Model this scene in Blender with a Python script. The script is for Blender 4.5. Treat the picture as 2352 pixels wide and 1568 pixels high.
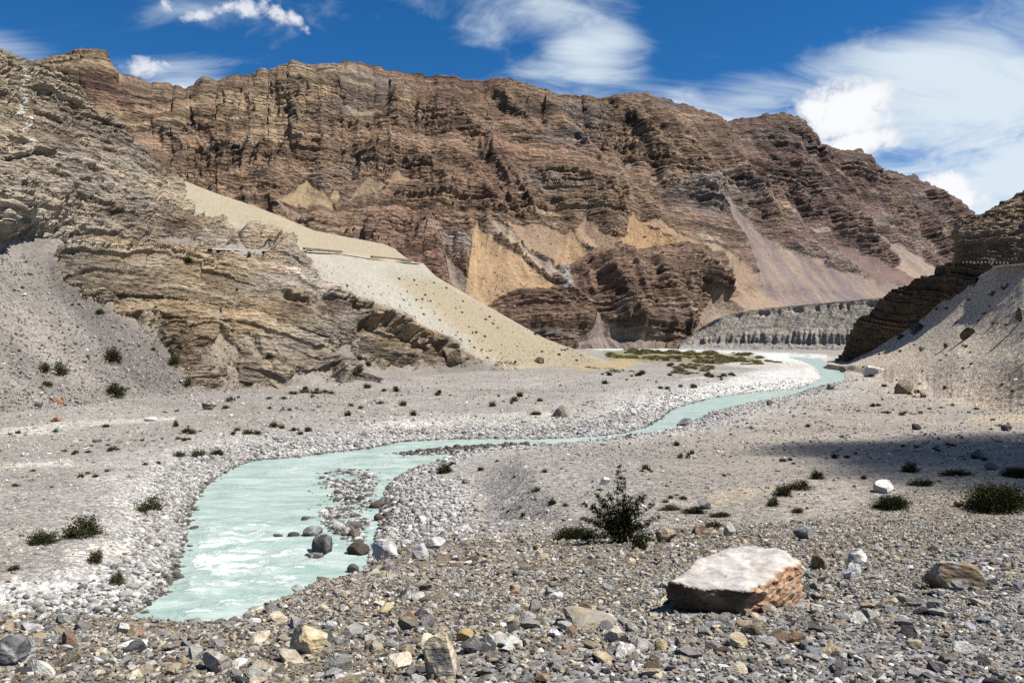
import bpy, bmesh, math, random
import numpy as np
from mathutils import Vector, Matrix, Euler

random.seed(7)
RNG = np.random.default_rng(11)
C = bpy.context.scene.collection
SC = bpy.context.scene
for o in list(bpy.data.objects):
    bpy.data.objects.remove(o)

# ------------------------------------------------------------------ camera, sky, sun, exposure
F = 1829.3          # focal length in picture units (2352 x 1568 picture)
CX, CY = 1176.0, 784.0
CAMZ = 9.0          # eye height above the river
cam = bpy.data.cameras.new('camera')
cam.lens = 28.0
cam.sensor_width = 36.0
cam.clip_start = 0.05
cam.clip_end = 20000.0
camo = bpy.data.objects.new('camera', cam)
C.objects.link(camo)
camo.location = (0, 0, CAMZ)
camo.rotation_euler = (math.radians(90), 0, 0)
SC.camera = camo

SUN_EL, SUN_AZ = math.radians(57), math.radians(102)     # azimuth from +Y (view) towards +X (right)
SUNV = Vector((math.cos(SUN_EL) * math.sin(SUN_AZ), math.cos(SUN_EL) * math.cos(SUN_AZ), math.sin(SUN_EL)))
sun = bpy.data.lights.new('sun', 'SUN')
sun.energy = 5.0
sun.angle = math.radians(0.53)
sun.color = (1.0, 0.95, 0.87)
suno = bpy.data.objects.new('sun', sun)
C.objects.link(suno)
suno.rotation_euler = SUNV.to_track_quat('Z', 'Y').to_euler()

SC.view_settings.view_transform = 'Standard'
SC.view_settings.look = 'None'
SC.view_settings.gamma = 1.0
SC.view_settings.use_curve_mapping = False
SC.view_settings.exposure = 1.0
ALB = 0.55            # overall reflectance of the stone and gravel
SC.render.engine = 'CYCLES'
SC.cycles.max_bounces = 5
SC.cycles.diffuse_bounces = 2
SC.cycles.glossy_bounces = 2
SC.cycles.transmission_bounces = 2
SC.cycles.transparent_max_bounces = 6
SC.cycles.volume_bounces = 1
SC.cycles.use_denoising = False
SC.cycles.use_adaptive_sampling = True
SC.cycles.adaptive_threshold = 0.02


class NT:
    """small helper round a node tree"""
    def __init__(self, tree):
        self.t = tree
        tree.nodes.clear()

    def n(self, kind, **kw):
        nd = self.t.nodes.new(kind)
        for k, v in kw.items():
            setattr(nd, k, v)
        return nd

    def l(self, a, b):
        self.t.links.new(a, b)

    def put(self, v, sock):
        if hasattr(v, 'links') or hasattr(v, 'is_linked'):
            self.l(v, sock)
        else:
            sock.default_value = v

    def math(self, op, a, b=0.0, c=0.0, clamp=False):
        nd = self.n('ShaderNodeMath', operation=op, use_clamp=clamp)
        for i, v in enumerate((a, b, c)):
            self.put(v, nd.inputs[i])
        return nd.outputs[0]

    def vmath(self, op, a, b=(0, 0, 0)):
        nd = self.n('ShaderNodeVectorMath', operation=op)
        self.put(a, nd.inputs[0])
        self.put(b, nd.inputs[1])
        return nd.outputs['Value'] if op in ('DOT_PRODUCT', 'LENGTH', 'DISTANCE') else nd.outputs['Vector']

    def mix(self, f, a, b, mode='MIX'):
        nd = self.n('ShaderNodeMix', data_type='RGBA', blend_type=mode)
        self.put(f, nd.inputs[0])
        self.put(a, nd.inputs[6])
        self.put(b, nd.inputs[7])
        return nd.outputs[2]

    def ss(self, x, lo, hi, a=0.0, b=1.0):
        nd = self.n('ShaderNodeMapRange', interpolation_type='SMOOTHSTEP')
        self.put(x, nd.inputs[0])
        for i, v in enumerate((lo, hi, a, b)):
            nd.inputs[1 + i].default_value = v
        return nd.outputs[0]

    def noise(self, vec, scale, detail=4.0, rough=0.55, dist=0.0):
        nd = self.n('ShaderNodeTexNoise')
        self.put(vec, nd.inputs['Vector'])
        nd.inputs['Scale'].default_value = scale
        nd.inputs['Detail'].default_value = detail
        nd.inputs['Roughness'].default_value = rough
        nd.inputs['Distortion'].default_value = dist
        return nd.outputs[0]

    def voronoi(self, vec, scale, feature='F1'):
        nd = self.n('ShaderNodeTexVoronoi', feature=feature)
        self.put(vec, nd.inputs['Vector'])
        nd.inputs['Scale'].default_value = scale
        return nd


def view_dir(px, py):
    return Vector(((px - CX) / F, 1.0, (CY - py) / F)).normalized()


def make_world():
    w = bpy.data.worlds.new('World')
    SC.world = w
    w.use_nodes = True
    g = NT(w.node_tree)
    out = g.n('ShaderNodeOutputWorld')
    bg = g.n('ShaderNodeBackground')
    sky = g.n('ShaderNodeTexSky', sky_type='NISHITA')
    sky.sun_disc = False
    sky.sun_elevation = SUN_EL
    sky.sun_rotation = SUN_AZ
    sky.altitude = 3600
    sky.air_density = 0.95
    sky.dust_density = 0.15
    sky.ozone_density = 2.6
    tc = g.n('ShaderNodeTexCoord').outputs['Generated']
    dirv = g.vmath('NORMALIZE', tc)
    sep = g.n('ShaderNodeSeparateXYZ')
    g.l(dirv, sep.inputs[0])
    dx, dy, dz = sep.outputs
    # deep high-altitude blue
    hsv = g.n('ShaderNodeHueSaturation')
    hsv.inputs['Saturation'].default_value = 1.33
    hsv.inputs['Value'].default_value = 1.30
    g.l(sky.outputs[0], hsv.inputs['Color'])
    base = hsv.outputs[0]
    # a coordinate sheet of high cloud, stretched by perspective
    zc = g.math('ADD', g.math('MAXIMUM', dz, 0.0), 0.30)
    sx = g.math('DIVIDE', dx, zc)
    sy = g.math('DIVIDE', dy, zc)
    comb = g.n('ShaderNodeCombineXYZ')
    g.l(sx, comb.inputs[0]); g.l(sy, comb.inputs[1])
    rot = g.n('ShaderNodeMapping')
    g.l(comb.outputs[0], rot.inputs[0])
    rot.inputs['Rotation'].default_value = (0, 0, math.radians(28))
    rot.inputs['Scale'].default_value = (0.75, 1.25, 1.0)
    wn = g.noise(rot.outputs[0], 1.6, 3.0, 0.5)
    warp = g.vmath('ADD', rot.outputs[0], g.vmath('MULTIPLY', g.n('ShaderNodeCombineXYZ').outputs[0], (0, 0, 0)))
    cw = g.n('ShaderNodeCombineXYZ')
    g.l(wn, cw.inputs[0]); g.l(wn, cw.inputs[1])
    warp = g.vmath('ADD', rot.outputs[0], g.vmath('MULTIPLY', cw.outputs[0], (0.9, 0.6, 0)))
    wisps = g.noise(warp, 2.2, 9.0, 0.58, 0.35)
    broad = g.noise(g.vmath('ADD', rot.outputs[0], (3.1, 1.7, 0)), 0.8, 3.0, 0.5)
    # more cloud to the right (towards the sun), low down
    az = g.math('DIVIDE', dx, g.math('MAXIMUM', g.math('ABSOLUTE', dy), 0.05))
    right = g.ss(dx, -0.2, 0.58)
    low = g.ss(dz, 0.42, 0.05)
    cover = g.math('ADD', g.math('MULTIPLY', right, 0.12), g.math('MULTIPLY', g.math('MULTIPLY', right, low), 0.20))
    cover = g.math('ADD', cover, g.math('MULTIPLY', g.math('SUBTRACT', broad, 0.5), 0.55))

    def blob(px, py, rx, ry, tilt=0.0):
        """soft elliptical patch of the sky round a direction"""
        d = view_dir(px, py)
        r = Vector((0, 0, 1)).cross(d).normalized() * -1
        u = r.cross(d).normalized()
        ct, st = math.cos(tilt), math.sin(tilt)
        r2 = r * ct + u * st
        u2 = u * ct - r * st
        a = g.math('MULTIPLY', g.vmath('DOT_PRODUCT', dirv, tuple(r2)), F / rx)
        b = g.math('MULTIPLY', g.vmath('DOT_PRODUCT', dirv, tuple(u2)), F / ry)
        q = g.math('SQRT', g.math('ADD', g.math('MULTIPLY', a, a), g.math('MULTIPLY', b, b)))
        front = g.math('GREATER_THAN', g.vmath('DOT_PRODUCT', dirv, tuple(d)), 0.5)
        return g.math('MULTIPLY', g.math('SUBTRACT', 1.0, q, clamp=True), front), front

    patches = [(1230, 185, 340, 95, 0.25, 0.36), (1340, 60, 230, 120, -0.6, 0.30), (1600, 270, 340, 100, 0.1, 0.30),
               (420, 190, 130, 70, 0.2, 0.24), (30, 130, 160, 60, -0.2, 0.16), (2230, 150, 330, 210, 0.3, 0.20),
               (1700, 80, 320, 150, 0.2, -0.30), (2030, 60, 260, 60, -0.2, -0.10), (2200, 400, 480, 230, 0, 0.42), (1850, 330, 260, 110, 0, 0.25),
               (700, 110, 330, 120, 0, -0.2), (120, 40, 420, 110, 0, -0.26), (1620, 60, 150, 80, 0, 0.1), (2250, 60, 300, 110, 0.2, 0.12), (1000, 40, 160, 60, 0, -0.1)]
    for (px, py, rx, ry, t, amt) in patches:
        bl, _ = blob(px, py, rx, ry, t)
        cover = g.math('ADD', cover, g.math('MULTIPLY', g.ss(bl, 0.0, 0.8), amt))
    fine = g.noise(g.vmath('ADD', warp, (7.7, 2.3, 0)), 6.0, 8.0, 0.62, 0.5)
    wisps = g.math('ADD', g.math('MULTIPLY', g.math('SUBTRACT', wisps, 0.5), 1.9), g.math('MULTIPLY', g.math('SUBTRACT', fine, 0.5), 0.9))
    dens = g.math('ADD', g.math('ADD', wisps, 0.5), cover)
    a1 = g.ss(dens, 0.50, 1.15)
    # cumulus puffs
    vz = g.vmath('MULTIPLY', dirv, (1, 1, 1.15))
    puffn = g.noise(vz, 30.0, 8.0, 0.6, 0.2)
    puffb = g.noise(vz, 75.0, 6.0, 0.6, 0.0)
    def puffs(lst):
        cum = None
        for (px, py, rx, ry, t) in lst:
            v, fr = blob(px, py, rx, ry, t)
            cum = v if cum is None else g.math('MAXIMUM', cum, v)
        return cum
    cum = puffs([(1930, 262, 128, 92, 0.0), (1975, 250, 90, 82, 0), (1880, 262, 90, 62, 0.2), (1960, 330, 120, 42, 0.1), (2178, 425, 72, 48, 0), (2200, 465, 80, 40, 0.2)])
    small = puffs([(376, 8, 30, 22, 0.2), (460, 36, 50, 17, 0.3), (510, 20, 50, 17, 0.2), (570, 22, 52, 26, -0.1), (630, 30, 60, 30, -0.15), (680, 46, 45, 16, -0.7), (395, 205, 60, 20, 0), (335, 155, 60, 26, 0)])
    smalln = g.noise(g.vmath('MULTIPLY', dirv, (1, 1, 1.3)), 62.0, 8.0, 0.62, 0.3)
    sd = g.math('ADD', small, g.math('MULTIPLY', g.math('SUBTRACT', smalln, 0.5), g.ss(small, 0.0, 0.2, 0.0, 2.4)))
    a3 = g.ss(sd, 0.18, 1.05)
    cd = g.math('ADD', cum, g.math('MULTIPLY', g.math('SUBTRACT', puffn, 0.5), g.ss(cum, 0.0, 0.25, 0.0, 1.7)))
    cd = g.math('ADD', cd, g.math('MULTIPLY', g.math('SUBTRACT', puffb, 0.5), g.ss(cum, 0.0, 0.3, 0.0, 0.35)))
    a2 = g.ss(cd, 0.12, 0.62)
    shade = g.ss(g.math('ADD', cd, g.math('MULTIPLY', puffn, -0.5)), 0.0, 0.5)
    white = g.mix(shade, (0.80, 0.82, 0.87, 1), (1.0, 1.0, 1.0, 1))
    hi = g.vmath('MULTIPLY', white, (9.6, 9.7, 9.9))
    wispc = (7.6, 8.6, 9.3, 1)
    c1 = g.mix(g.math('MULTIPLY', a1, 0.92), base, wispc)
    c2 = g.mix(a2, c1, hi)
    c2 = g.mix(a3, c2, hi)
    g.l(c2, bg.inputs[0])
    bg.inputs[1].default_value = 0.05
    g.l(bg.outputs[0], out.inputs[0])


make_world()

# ------------------------------------------------------------------ numeric helpers
def _hash(*ints):
    h = np.uint32(2166136261)
    with np.errstate(over='ignore'):
        h = np.full(np.broadcast(*ints).shape, 2166136261, np.uint32)
        for i in ints:
            v = np.asarray(i).astype(np.int64).astype(np.uint32)
            h = (h ^ v) * np.uint32(16777619)
            h ^= h >> np.uint32(13)
            h = h * np.uint32(2246822519)
            h ^= h >> np.uint32(16)
    return h


def rnd(*ints):
    return (_hash(*ints) & np.uint32(0xFFFFFF)).astype(np.float32) / np.float32(0xFFFFFF)


_TAB = np.random.default_rng(5).normal(size=(256, 3)).astype(np.float32)
_TAB /= np.linalg.norm(_TAB, axis=1)[:, None]
_PERM = np.tile(np.random.default_rng(6).permutation(256), 3).astype(np.int32)


def perlin(x, y, z=None, seed=0):
    x = np.asarray(x, np.float32); y = np.asarray(y, np.float32)
    z = np.zeros_like(x) if z is None else np.asarray(z, np.float32)
    x = x + 37.13 * seed; y = y + 11.7 * seed
    xi = np.floor(x).astype(np.int32); yi = np.floor(y).astype(np.int32); zi = np.floor(z).astype(np.int32)
    fx = x - xi; fy = y - yi; fz = z - zi
    u = fx * fx * fx * (fx * (fx * 6 - 15) + 10)
    v = fy * fy * fy * (fy * (fy * 6 - 15) + 10)
    w = fz * fz * fz * (fz * (fz * 6 - 15) + 10)
    xi &= 255; yi &= 255; zi &= 255
    res = None
    for dx in (0, 1):
        px = _PERM[xi + dx]
        for dy in (0, 1):
            py = _PERM[px + yi + dy]
            for dz in (0, 1):
                gidx = _PERM[py + zi + dz]
                gr = _TAB[gidx]
                val = gr[..., 0] * (fx - dx) + gr[..., 1] * (fy - dy) + gr[..., 2] * (fz - dz)
                val *= (u if dx else 1 - u) * (v if dy else 1 - v) * (w if dz else 1 - w)
                res = val if res is None else res + val
    return res * 1.5


def fbm(x, y, z=None, octv=4, gain=0.5, lac=2.03, seed=0, ridged=False):
    a = 1.0; s = 0; f = 1.0; tot = 0
    for i in range(octv):
        n = perlin(x * f, y * f, None if z is None else z * f, seed + i)
        if ridged:
            n = 1 - 2 * np.abs(n)
        s = s + a * n
        tot += a
        a *= gain; f *= lac
    return s / tot


def sstep(x, lo, hi):
    t = np.clip((x - lo) / (hi - lo), 0, 1)
    return t * t * (3 - 2 * t)


def seg_dist(x, y, ax, ay, bx, by):
    dx, dy = bx - ax, by - ay
    L = dx * dx + dy * dy + 1e-9
    t = np.clip(((x - ax) * dx + (y - ay) * dy) / L, 0, 1)
    return np.hypot(x - ax - t * dx, y - ay - t * dy), t


def poly_sdf(x, y, poly):
    """positive inside"""
    d = np.full(x.shape, 1e9, np.float32)
    ins = np.zeros(x.shape, bool)
    n = len(poly)
    for i in range(n):
        ax, ay = poly[i]; bx, by = poly[(i + 1) % n]
        dd, _ = seg_dist(x, y, ax, ay, bx, by)
        d = np.minimum(d, dd)
        if ay != by:
            c = ((ay > y) != (by > y)) & (x < (bx - ax) * (y - ay) / (by - ay) + ax)
            ins ^= c
    return np.where(ins, d, -d)


def line_sd(x, y, line):
    """signed offset from an open polyline running left to right: positive = below it (larger y); and distance"""
    d = np.full(x.shape, 1e9, np.float32)
    for (ax, ay), (bx, by) in zip(line[:-1], line[1:]):
        dd, _ = seg_dist(x, y, ax, ay, bx, by)
        d = np.minimum(d, dd)
    lx = np.array([p[0] for p in line]); ly = np.array([p[1] for p in line])
    side = np.sign(y - np.interp(x, lx, ly))
    return d * side, ((x > lx[0]) & (x < lx[-1]))


def mask_poly(px, py, poly, soft=6.0, wob=6.0, freq=0.03, seed=0):
    xs = [p[0] for p in poly]; ys = [p[1] for p in poly]
    m = np.zeros(px.shape, np.float32)
    pad = soft + wob * 2 + 4
    sel = (px > min(xs) - pad) & (px < max(xs) + pad) & (py > min(ys) - pad) & (py < max(ys) + pad)
    if not sel.any():
        return m
    x = px[sel]; y = py[sel]
    s = poly_sdf(x, y, poly)
    s = s + wob * fbm(x * freq, y * freq, None, 4, 0.6, seed=seed)
    m[sel] = sstep(s, -soft, soft)
    return m


def lerp(a, b, t):
    return a + (b - a) * t


def mixc(col, c, m):
    c = np.asarray(c, np.float32)
    if c.ndim == 1:
        c = c[None, :]
    return col * (1 - m[:, None]) + c * m[:, None]


def proj(P):
    Y = np.maximum(P[..., 1], 0.05)
    return CX + F * P[..., 0] / Y, CY - F * (P[..., 2] - CAMZ) / Y


def mesh_from(name, verts, faces, mat=None, col=None, smooth=True, attrs=None):
    me = bpy.data.meshes.new(name)
    verts = np.asarray(verts, np.float32)
    faces = np.asarray(faces, np.int32)
    me.vertices.add(len(verts))
    me.vertices.foreach_set('co', verts.ravel())
    k = faces.shape[1]
    me.loops.add(faces.size)
    me.loops.foreach_set('vertex_index', faces.ravel())
    me.polygons.add(len(faces))
    me.polygons.foreach_set('loop_start', np.arange(0, faces.size, k, dtype=np.int32))
    if smooth:
        me.polygons.foreach_set('use_smooth', np.ones(len(faces), bool))
    me.update(calc_edges=True)
    if col is not None:
        a = me.attributes.new('col', 'FLOAT_COLOR', 'POINT')
        c4 = np.ones((len(verts), 4), np.float32)
        c4[:, :3] = np.clip(col, 0.0, 1)
        a.data.foreach_set('color', c4.ravel())
    for k2, v in (attrs or {}).items():
        a = me.attributes.new(k2, 'FLOAT', 'POINT')
        a.data.foreach_set('value', np.asarray(v, np.float32).ravel())
    if mat:
        me.materials.append(mat)
    return me


def grid_faces(nr, nc):
    i = np.arange(nr * nc).reshape(nr, nc)
    return np.stack([i[:-1, :-1], i[:-1, 1:], i[1:, 1:], i[1:, :-1]], -1).reshape(-1, 4)


def link(name, me, parent=None, loc=None, rot=None, scale=None):
    o = bpy.data.objects.new(name, me)
    C.objects.link(o)
    if parent:
        o.parent = parent
    if loc is not None:
        o.location = loc
    if rot is not None:
        o.rotation_euler = rot
    if scale is not None:
        o.scale = scale if hasattr(scale, '__len__') else (scale,) * 3
    return o


def tag(o, label, cat, group=None):
    o['label'] = label
    o['category'] = cat
    if group:
        o['group'] = group
    return o


def structure(o, label=None):
    o['kind'] = 'structure'
    if label:
        o['label'] = label
    return o


# ------------------------------------------------------------------ materials
def principled(name):
    m = bpy.data.materials.new(name)
    m.use_nodes = True
    g = NT(m.node_tree)
    out = g.n('ShaderNodeOutputMaterial')
    b = g.n('ShaderNodeBsdfPrincipled')
    g.l(b.outputs[0], out.inputs[0])
    return m, g, b


def rock_material(name, fine, strat=3.0, bump=1.0, dist=1.0, var=0.5):
    """vertex colour, broken up by bedded noise; relief by bump. fine = size of the finest grain, m"""
    m, g, b = principled(name)
    at = g.n('ShaderNodeAttribute', attribute_name='col').outputs['Color']
    ro = g.n('ShaderNodeAttribute', attribute_name='rock').outputs['Fac']
    pos = g.n('ShaderNodeNewGeometry').outputs['Position']
    sp = g.vmath('MULTIPLY', pos, (1, 1, strat))
    n1 = g.noise(sp, 1.0 / (fine * 8), 6.0, 0.62, 0.3)
    n2 = g.noise(pos, 1.0 / (fine * 2.2), 4.0, 0.65)
    vo = g.voronoi(sp, 1.0 / (fine * 5))
    f = g.math('ADD', g.math('MULTIPLY', g.math('SUBTRACT', n1, 0.5), g.math('ADD', g.math('MULTIPLY', ro, 1.7 * var), 0.35 * var)),
               g.math('MULTIPLY', g.math('SUBTRACT', n2, 0.5), 1.5 * var))
    k = g.math('MULTIPLY', g.math('MAXIMUM', g.math('ADD', 1.0, f), 0.25), ALB)
    cc = g.n('ShaderNodeCombineXYZ')
    for i in range(3):
        g.l(k, cc.inputs[i])
    c = g.mix(1.0, at, cc.outputs[0], 'MULTIPLY')
    g.l(c, b.inputs['Base Color'])
    b.inputs['Roughness'].default_value = 0.92
    b.inputs['Specular IOR Level'].default_value = 0.15
    h = g.math('ADD', g.math('MULTIPLY', n1, g.math('ADD', g.math('MULTIPLY', ro, 1.0), 0.10)), g.math('MULTIPLY', n2, 0.3))
    h = g.math('ADD', h, g.math('MULTIPLY', vo.outputs['Distance'], g.math('MULTIPLY', ro, 0.35)))
    bp = g.n('ShaderNodeBump')
    bp.inputs['Strength'].default_value = bump
    bp.inputs['Distance'].default_value = dist
    g.l(h, bp.inputs['Height'])
    g.l(bp.outputs[0], b.inputs['Normal'])
    return m


def ground_material():
    m, g, b = principled('gravel')
    at = g.n('ShaderNodeAttribute', attribute_name='col').outputs['Color']
    st = g.n('ShaderNodeAttribute', attribute_name='stony').outputs['Fac']
    pos = g.n('ShaderNodeNewGeometry').outputs['Position']
    wv = g.n('ShaderNodeTexNoise')
    g.l(pos, wv.inputs['Vector']); wv.inputs['Scale'].default_value = 3.0
    wp = g.vmath('ADD', pos, g.vmath('MULTIPLY', wv.outputs['Color'], (0.25, 0.25, 0)))
    v1 = g.voronoi(wp, 5.0)
    v2 = g.voronoi(wp, 13.0)
    v3 = g.voronoi(wp, 1.7)
    def cell(v, lo, hi):
        s = g.n('ShaderNodeSeparateColor')
        g.l(v.outputs['Color'], s.inputs[0])
        return g.ss(s.outputs[0], 0.0, 1.0, lo, hi), s
    k1, s1 = cell(v1, 0.60, 1.42)
    k2, s2 = cell(v2, 0.60, 1.40)
    k3, s3 = cell(v3, 0.92, 1.08)
    big = g.noise(pos, 0.16, 6.0, 0.62)
    kb = g.ss(big, 0.25, 0.75, 0.84, 1.18)
    k = g.math('MULTIPLY', g.math('MULTIPLY', k1, k2), g.math('MULTIPLY', k3, kb))
    k = g.math('MULTIPLY', g.math('ADD', g.math('MULTIPLY', g.math('SUBTRACT', k, 1.0), st), 1.0), ALB)
    cc = g.n('ShaderNodeCombineXYZ')
    for i in range(3):
        g.l(k, cc.inputs[i])
    c = g.mix(1.0, at, cc.outputs[0], 'MULTIPLY')
    warm = g.mix(g.ss(s1.outputs[1], 0.7, 1.0, 0.0, 0.35), c, (0.21, 0.155, 0.095, 1))
    g.l(warm, b.inputs['Base Color'])
    b.inputs['Roughness'].default_value = 0.95
    b.inputs['Specular IOR Level'].default_value = 0.1
    h = g.math('ADD', g.math('MULTIPLY', v1.outputs['Distance'], -0.05), g.math('MULTIPLY', v2.outputs['Distance'], -0.03))
    h = g.math('ADD', h, g.math('MULTIPLY', s1.outputs[0], 0.02))
    h = g.math('ADD', h, g.math('MULTIPLY', g.noise(pos, 2.0, 5.0, 0.6), 0.06))
    bp = g.n('ShaderNodeBump')
    bp.inputs['Strength'].default_value = 0.9
    bp.inputs['Distance'].default_value = 1.0
    g.l(h, bp.inputs['Height'])
    g.l(bp.outputs[0], b.inputs['Normal'])
    return m


def stone_material(name, source):
    m, g, b = principled(name)
    if source == 'instancer':
        a = g.n('ShaderNodeAttribute', attribute_type='INSTANCER', attribute_name='col')
        colr = a.outputs['Color']
    elif source == 'object':
        colr = g.n('ShaderNodeObjectInfo').outputs['Color']
    else:
        colr = g.n('ShaderNodeAttribute', attribute_name='col').outputs['Color']
    tc = g.n('ShaderNodeTexCoord').outputs['Object']
    rndv = g.n('ShaderNodeObjectInfo').outputs['Random']
    sh = g.n('ShaderNodeCombineXYZ')
    g.l(g.math('MULTIPLY', rndv, 40.0), sh.inputs[0])
    p = g.vmath('ADD', tc, sh.outputs[0])
    n1 = g.noise(p, 2.2, 5.0, 0.65, 0.4)
    n2 = g.noise(g.vmath('MULTIPLY', p, (1, 1, 3)), 7.0, 4.0, 0.6)
    k = g.math('MULTIPLY', g.math('MULTIPLY', g.ss(n1, 0.2, 0.8, 0.62, 1.38), g.ss(n2, 0.2, 0.8, 0.72, 1.28)), ALB * 1.04)
    cc = g.n('ShaderNodeCombineXYZ')
    for i in range(3):
        g.l(k, cc.inputs[i])
    c = g.mix(1.0, colr, cc.outputs[0], 'MULTIPLY')
    # pale mineral veins
    vein = g.ss(g.math('ABSOLUTE', g.math('SUBTRACT', g.noise(p, 1.1, 2.0, 0.5, 0.8), 0.5)), 0.018, 0.0, 0.0, 0.55)
    vein = g.math('MULTIPLY', vein, g.math('GREATER_THAN', rndv, 0.72))
    c = g.mix(vein, c, (0.40, 0.385, 0.36, 1))
    g.l(c, b.inputs['Base Color'])
    b.inputs['Roughness'].default_value = 0.85
    b.inputs['Specular IOR Level'].default_value = 0.2
    bp = g.n('ShaderNodeBump')
    bp.inputs['Strength'].default_value = 0.5
    bp.inputs['Distance'].default_value = 0.06
    g.l(g.math('ADD', n2, g.math('MULTIPLY', n1, 1.2)), bp.inputs['Height'])
    g.l(bp.outputs[0], b.inputs['Normal'])
    return m


def plain_material(name, colr, rough=0.9, var=0.35, scale=3.0, trans=0.0):
    m, g, b = principled(name)
    tc = g.n('ShaderNodeNewGeometry').outputs['Position']
    n = g.noise(tc, scale, 4.0, 0.6)
    k = g.ss(n, 0.2, 0.8, 1 - var, 1 + var)
    cc = g.n('ShaderNodeCombineXYZ')
    for i in range(3):
        g.l(k, cc.inputs[i])
    g.l(g.mix(1.0, (*colr, 1), cc.outputs[0], 'MULTIPLY'), b.inputs['Base Color'])
    b.inputs['Roughness'].default_value = rough
    b.inputs['Specular IOR Level'].default_value = 0.15
    return m


def foliage_material(name, c1, c2):
    m, g, b = principled(name)
    at = g.n('ShaderNodeAttribute', attribute_name='tone').outputs['Fac']
    rndv = g.n('ShaderNodeObjectInfo').outputs['Random']
    c = g.mix(at, (*c1, 1), (*c2, 1))
    h = g.n('ShaderNodeHueSaturation')
    g.l(c, h.inputs['Color'])
    g.l(g.math('ADD', 0.472, g.math('MULTIPLY', rndv, 0.045)), h.inputs['Hue'])
    g.l(g.math('ADD', 0.75, g.math('MULTIPLY', g.math('FRACT', g.math('MULTIPLY', rndv, 7.3)), 1.0)), h.inputs['Value'])
    g.l(h.outputs[0], b.inputs['Base Color'])
    b.inputs['Roughness'].default_value = 0.85
    b.inputs['Specular IOR Level'].default_value = 0.05
    return m


def water_material():
    m, g, b = principled('glacial_water')
    foam = g.n('ShaderNodeAttribute', attribute_name='foam').outputs['Fac']
    pos = g.n('ShaderNodeNewGeometry').outputs['Position']
    fp = g.vmath('MULTIPLY', pos, (0.8, 1.5, 1.0))
    fn = g.noise(fp, 1.6, 8.0, 0.68, 0.8)
    fa = g.ss(g.math('ADD', fn, g.math('MULTIPLY', g.math('SUBTRACT', foam, 0.5), 0.62)), 0.47, 0.72)
    silt_shade = g.noise(g.vmath('MULTIPLY', pos, (0.35, 1.0, 1.0)), 0.9, 6.0, 0.62, 0.6)  # milky streaks, with the shade of wave troughs put into the water colour
    fleck = g.ss(g.noise(g.vmath('MULTIPLY', pos, (0.6, 1.6, 1.0)), 3.4, 6.0, 0.65, 0.5), 0.60, 0.76, 0.0, 0.4)
    fa = g.math('MAXIMUM', fa, g.math('MULTIPLY', fleck, g.ss(foam, 0.1, 0.3)))
    wc = g.mix(g.ss(silt_shade, 0.32, 0.68), (0.205, 0.285, 0.262, 1), (0.325, 0.395, 0.37, 1))
    c = g.mix(fa, wc, (0.52, 0.575, 0.565, 1))
    g.l(c, b.inputs['Base Color'])
    g.l(g.ss(fa, 0.0, 1.0, 0.26, 0.7), b.inputs['Roughness'])
    b.inputs['IOR'].default_value = 1.33
    b.inputs['Specular IOR Level'].default_value = 0.45
    rip = g.noise(g.vmath('MULTIPLY', pos, (0.55, 1.3, 1)), 1.1, 7.0, 0.58, 0.7)
    bp = g.n('ShaderNodeBump')
    bp.inputs['Strength'].default_value = 0.9
    bp.inputs['Distance'].default_value = 0.24
    g.l(g.math('ADD', rip, g.math('MULTIPLY', fa, 0.25)), bp.inputs['Height'])
    g.l(bp.outputs[0], b.inputs['Normal'])
    return m


M_GROUND = ground_material()
M_MOUNTAIN = rock_material('mountain_rock', 2.0, 3.2, 1.0, 9.0, 0.85)
M_HILL = rock_material('hillside_rock', 0.36, 3.2, 1.0, 2.0, 0.8)
M_STONE_I = stone_material('gravel_stone', 'instancer')
M_STONE_O = stone_material('loose_stone', 'object')
M_STONE_A = stone_material('boulder_stone', 'mesh')
M_WATER = water_material()
M_LEAF = foliage_material('desert_foliage', (0.013, 0.016, 0.006), (0.045, 0.050, 0.018))
M_TWIG = plain_material('twigs', (0.11, 0.08, 0.05), 0.9, 0.3, 9.0)
M_WALLSTONE = plain_material('wall_stone', (0.165, 0.13, 0.095), 0.95, 0.4, 2.0)
M_ROAD = plain_material('dirt_road', (0.35, 0.32, 0.265), 0.95, 0.2, 0.6)
M_WHITE = plain_material('whitewash', (0.36, 0.355, 0.34), 0.8, 0.1, 2.0)

# ------------------------------------------------------------------ the river and the valley floor
def flat(px, py, z=0.0):
    Y = (CAMZ - z) * F / (py - CY)
    return (Y * (px - CX) / F, Y)


LEFT_BANK = [(1800, 817), (1845, 830), (1873, 842), (1886, 856), (1893, 868), (1862, 884), (1835, 893), (1760, 899), (1700, 905), (1640, 913), (1600, 924), (1560, 934), (1538, 945), (1518, 962), (1480, 984),
             (1430, 996), (1380, 1001), (1250, 1008), (1130, 1008), (1050, 1009), (980, 1012), (920, 1015), (880, 1024), (850, 1030), (800, 1036), (740, 1043), (690, 1049), (640, 1054), (596, 1056), (570, 1063), (545, 1073),
             (515, 1087), (485, 1108), (462, 1132), (446, 1160), (435, 1195), (430, 1235), (424, 1265), (410, 1300), (400, 1330), (378, 1363), (335, 1393), (290, 1416)]
RIGHT_BANK = [(1880, 822), (1910, 838), (1932, 850), (1938, 866), (1934, 876), (1905, 884), (1868, 890), (1846, 897), (1825, 907), (1765, 919), (1700, 931), (1640, 945), (1602, 962), (1575, 978), (1530, 990),
              (1480, 1000), (1430, 1008), (1380, 1015), (1300, 1025), (1220, 1032), (1130, 1040), (1060, 1047), (1010, 1056), (960, 1072), (915, 1092), (893, 1113), (880, 1140), (872, 1170), (868, 1205), (858, 1240), (846, 1275), (832, 1305), (800, 1370)]
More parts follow.
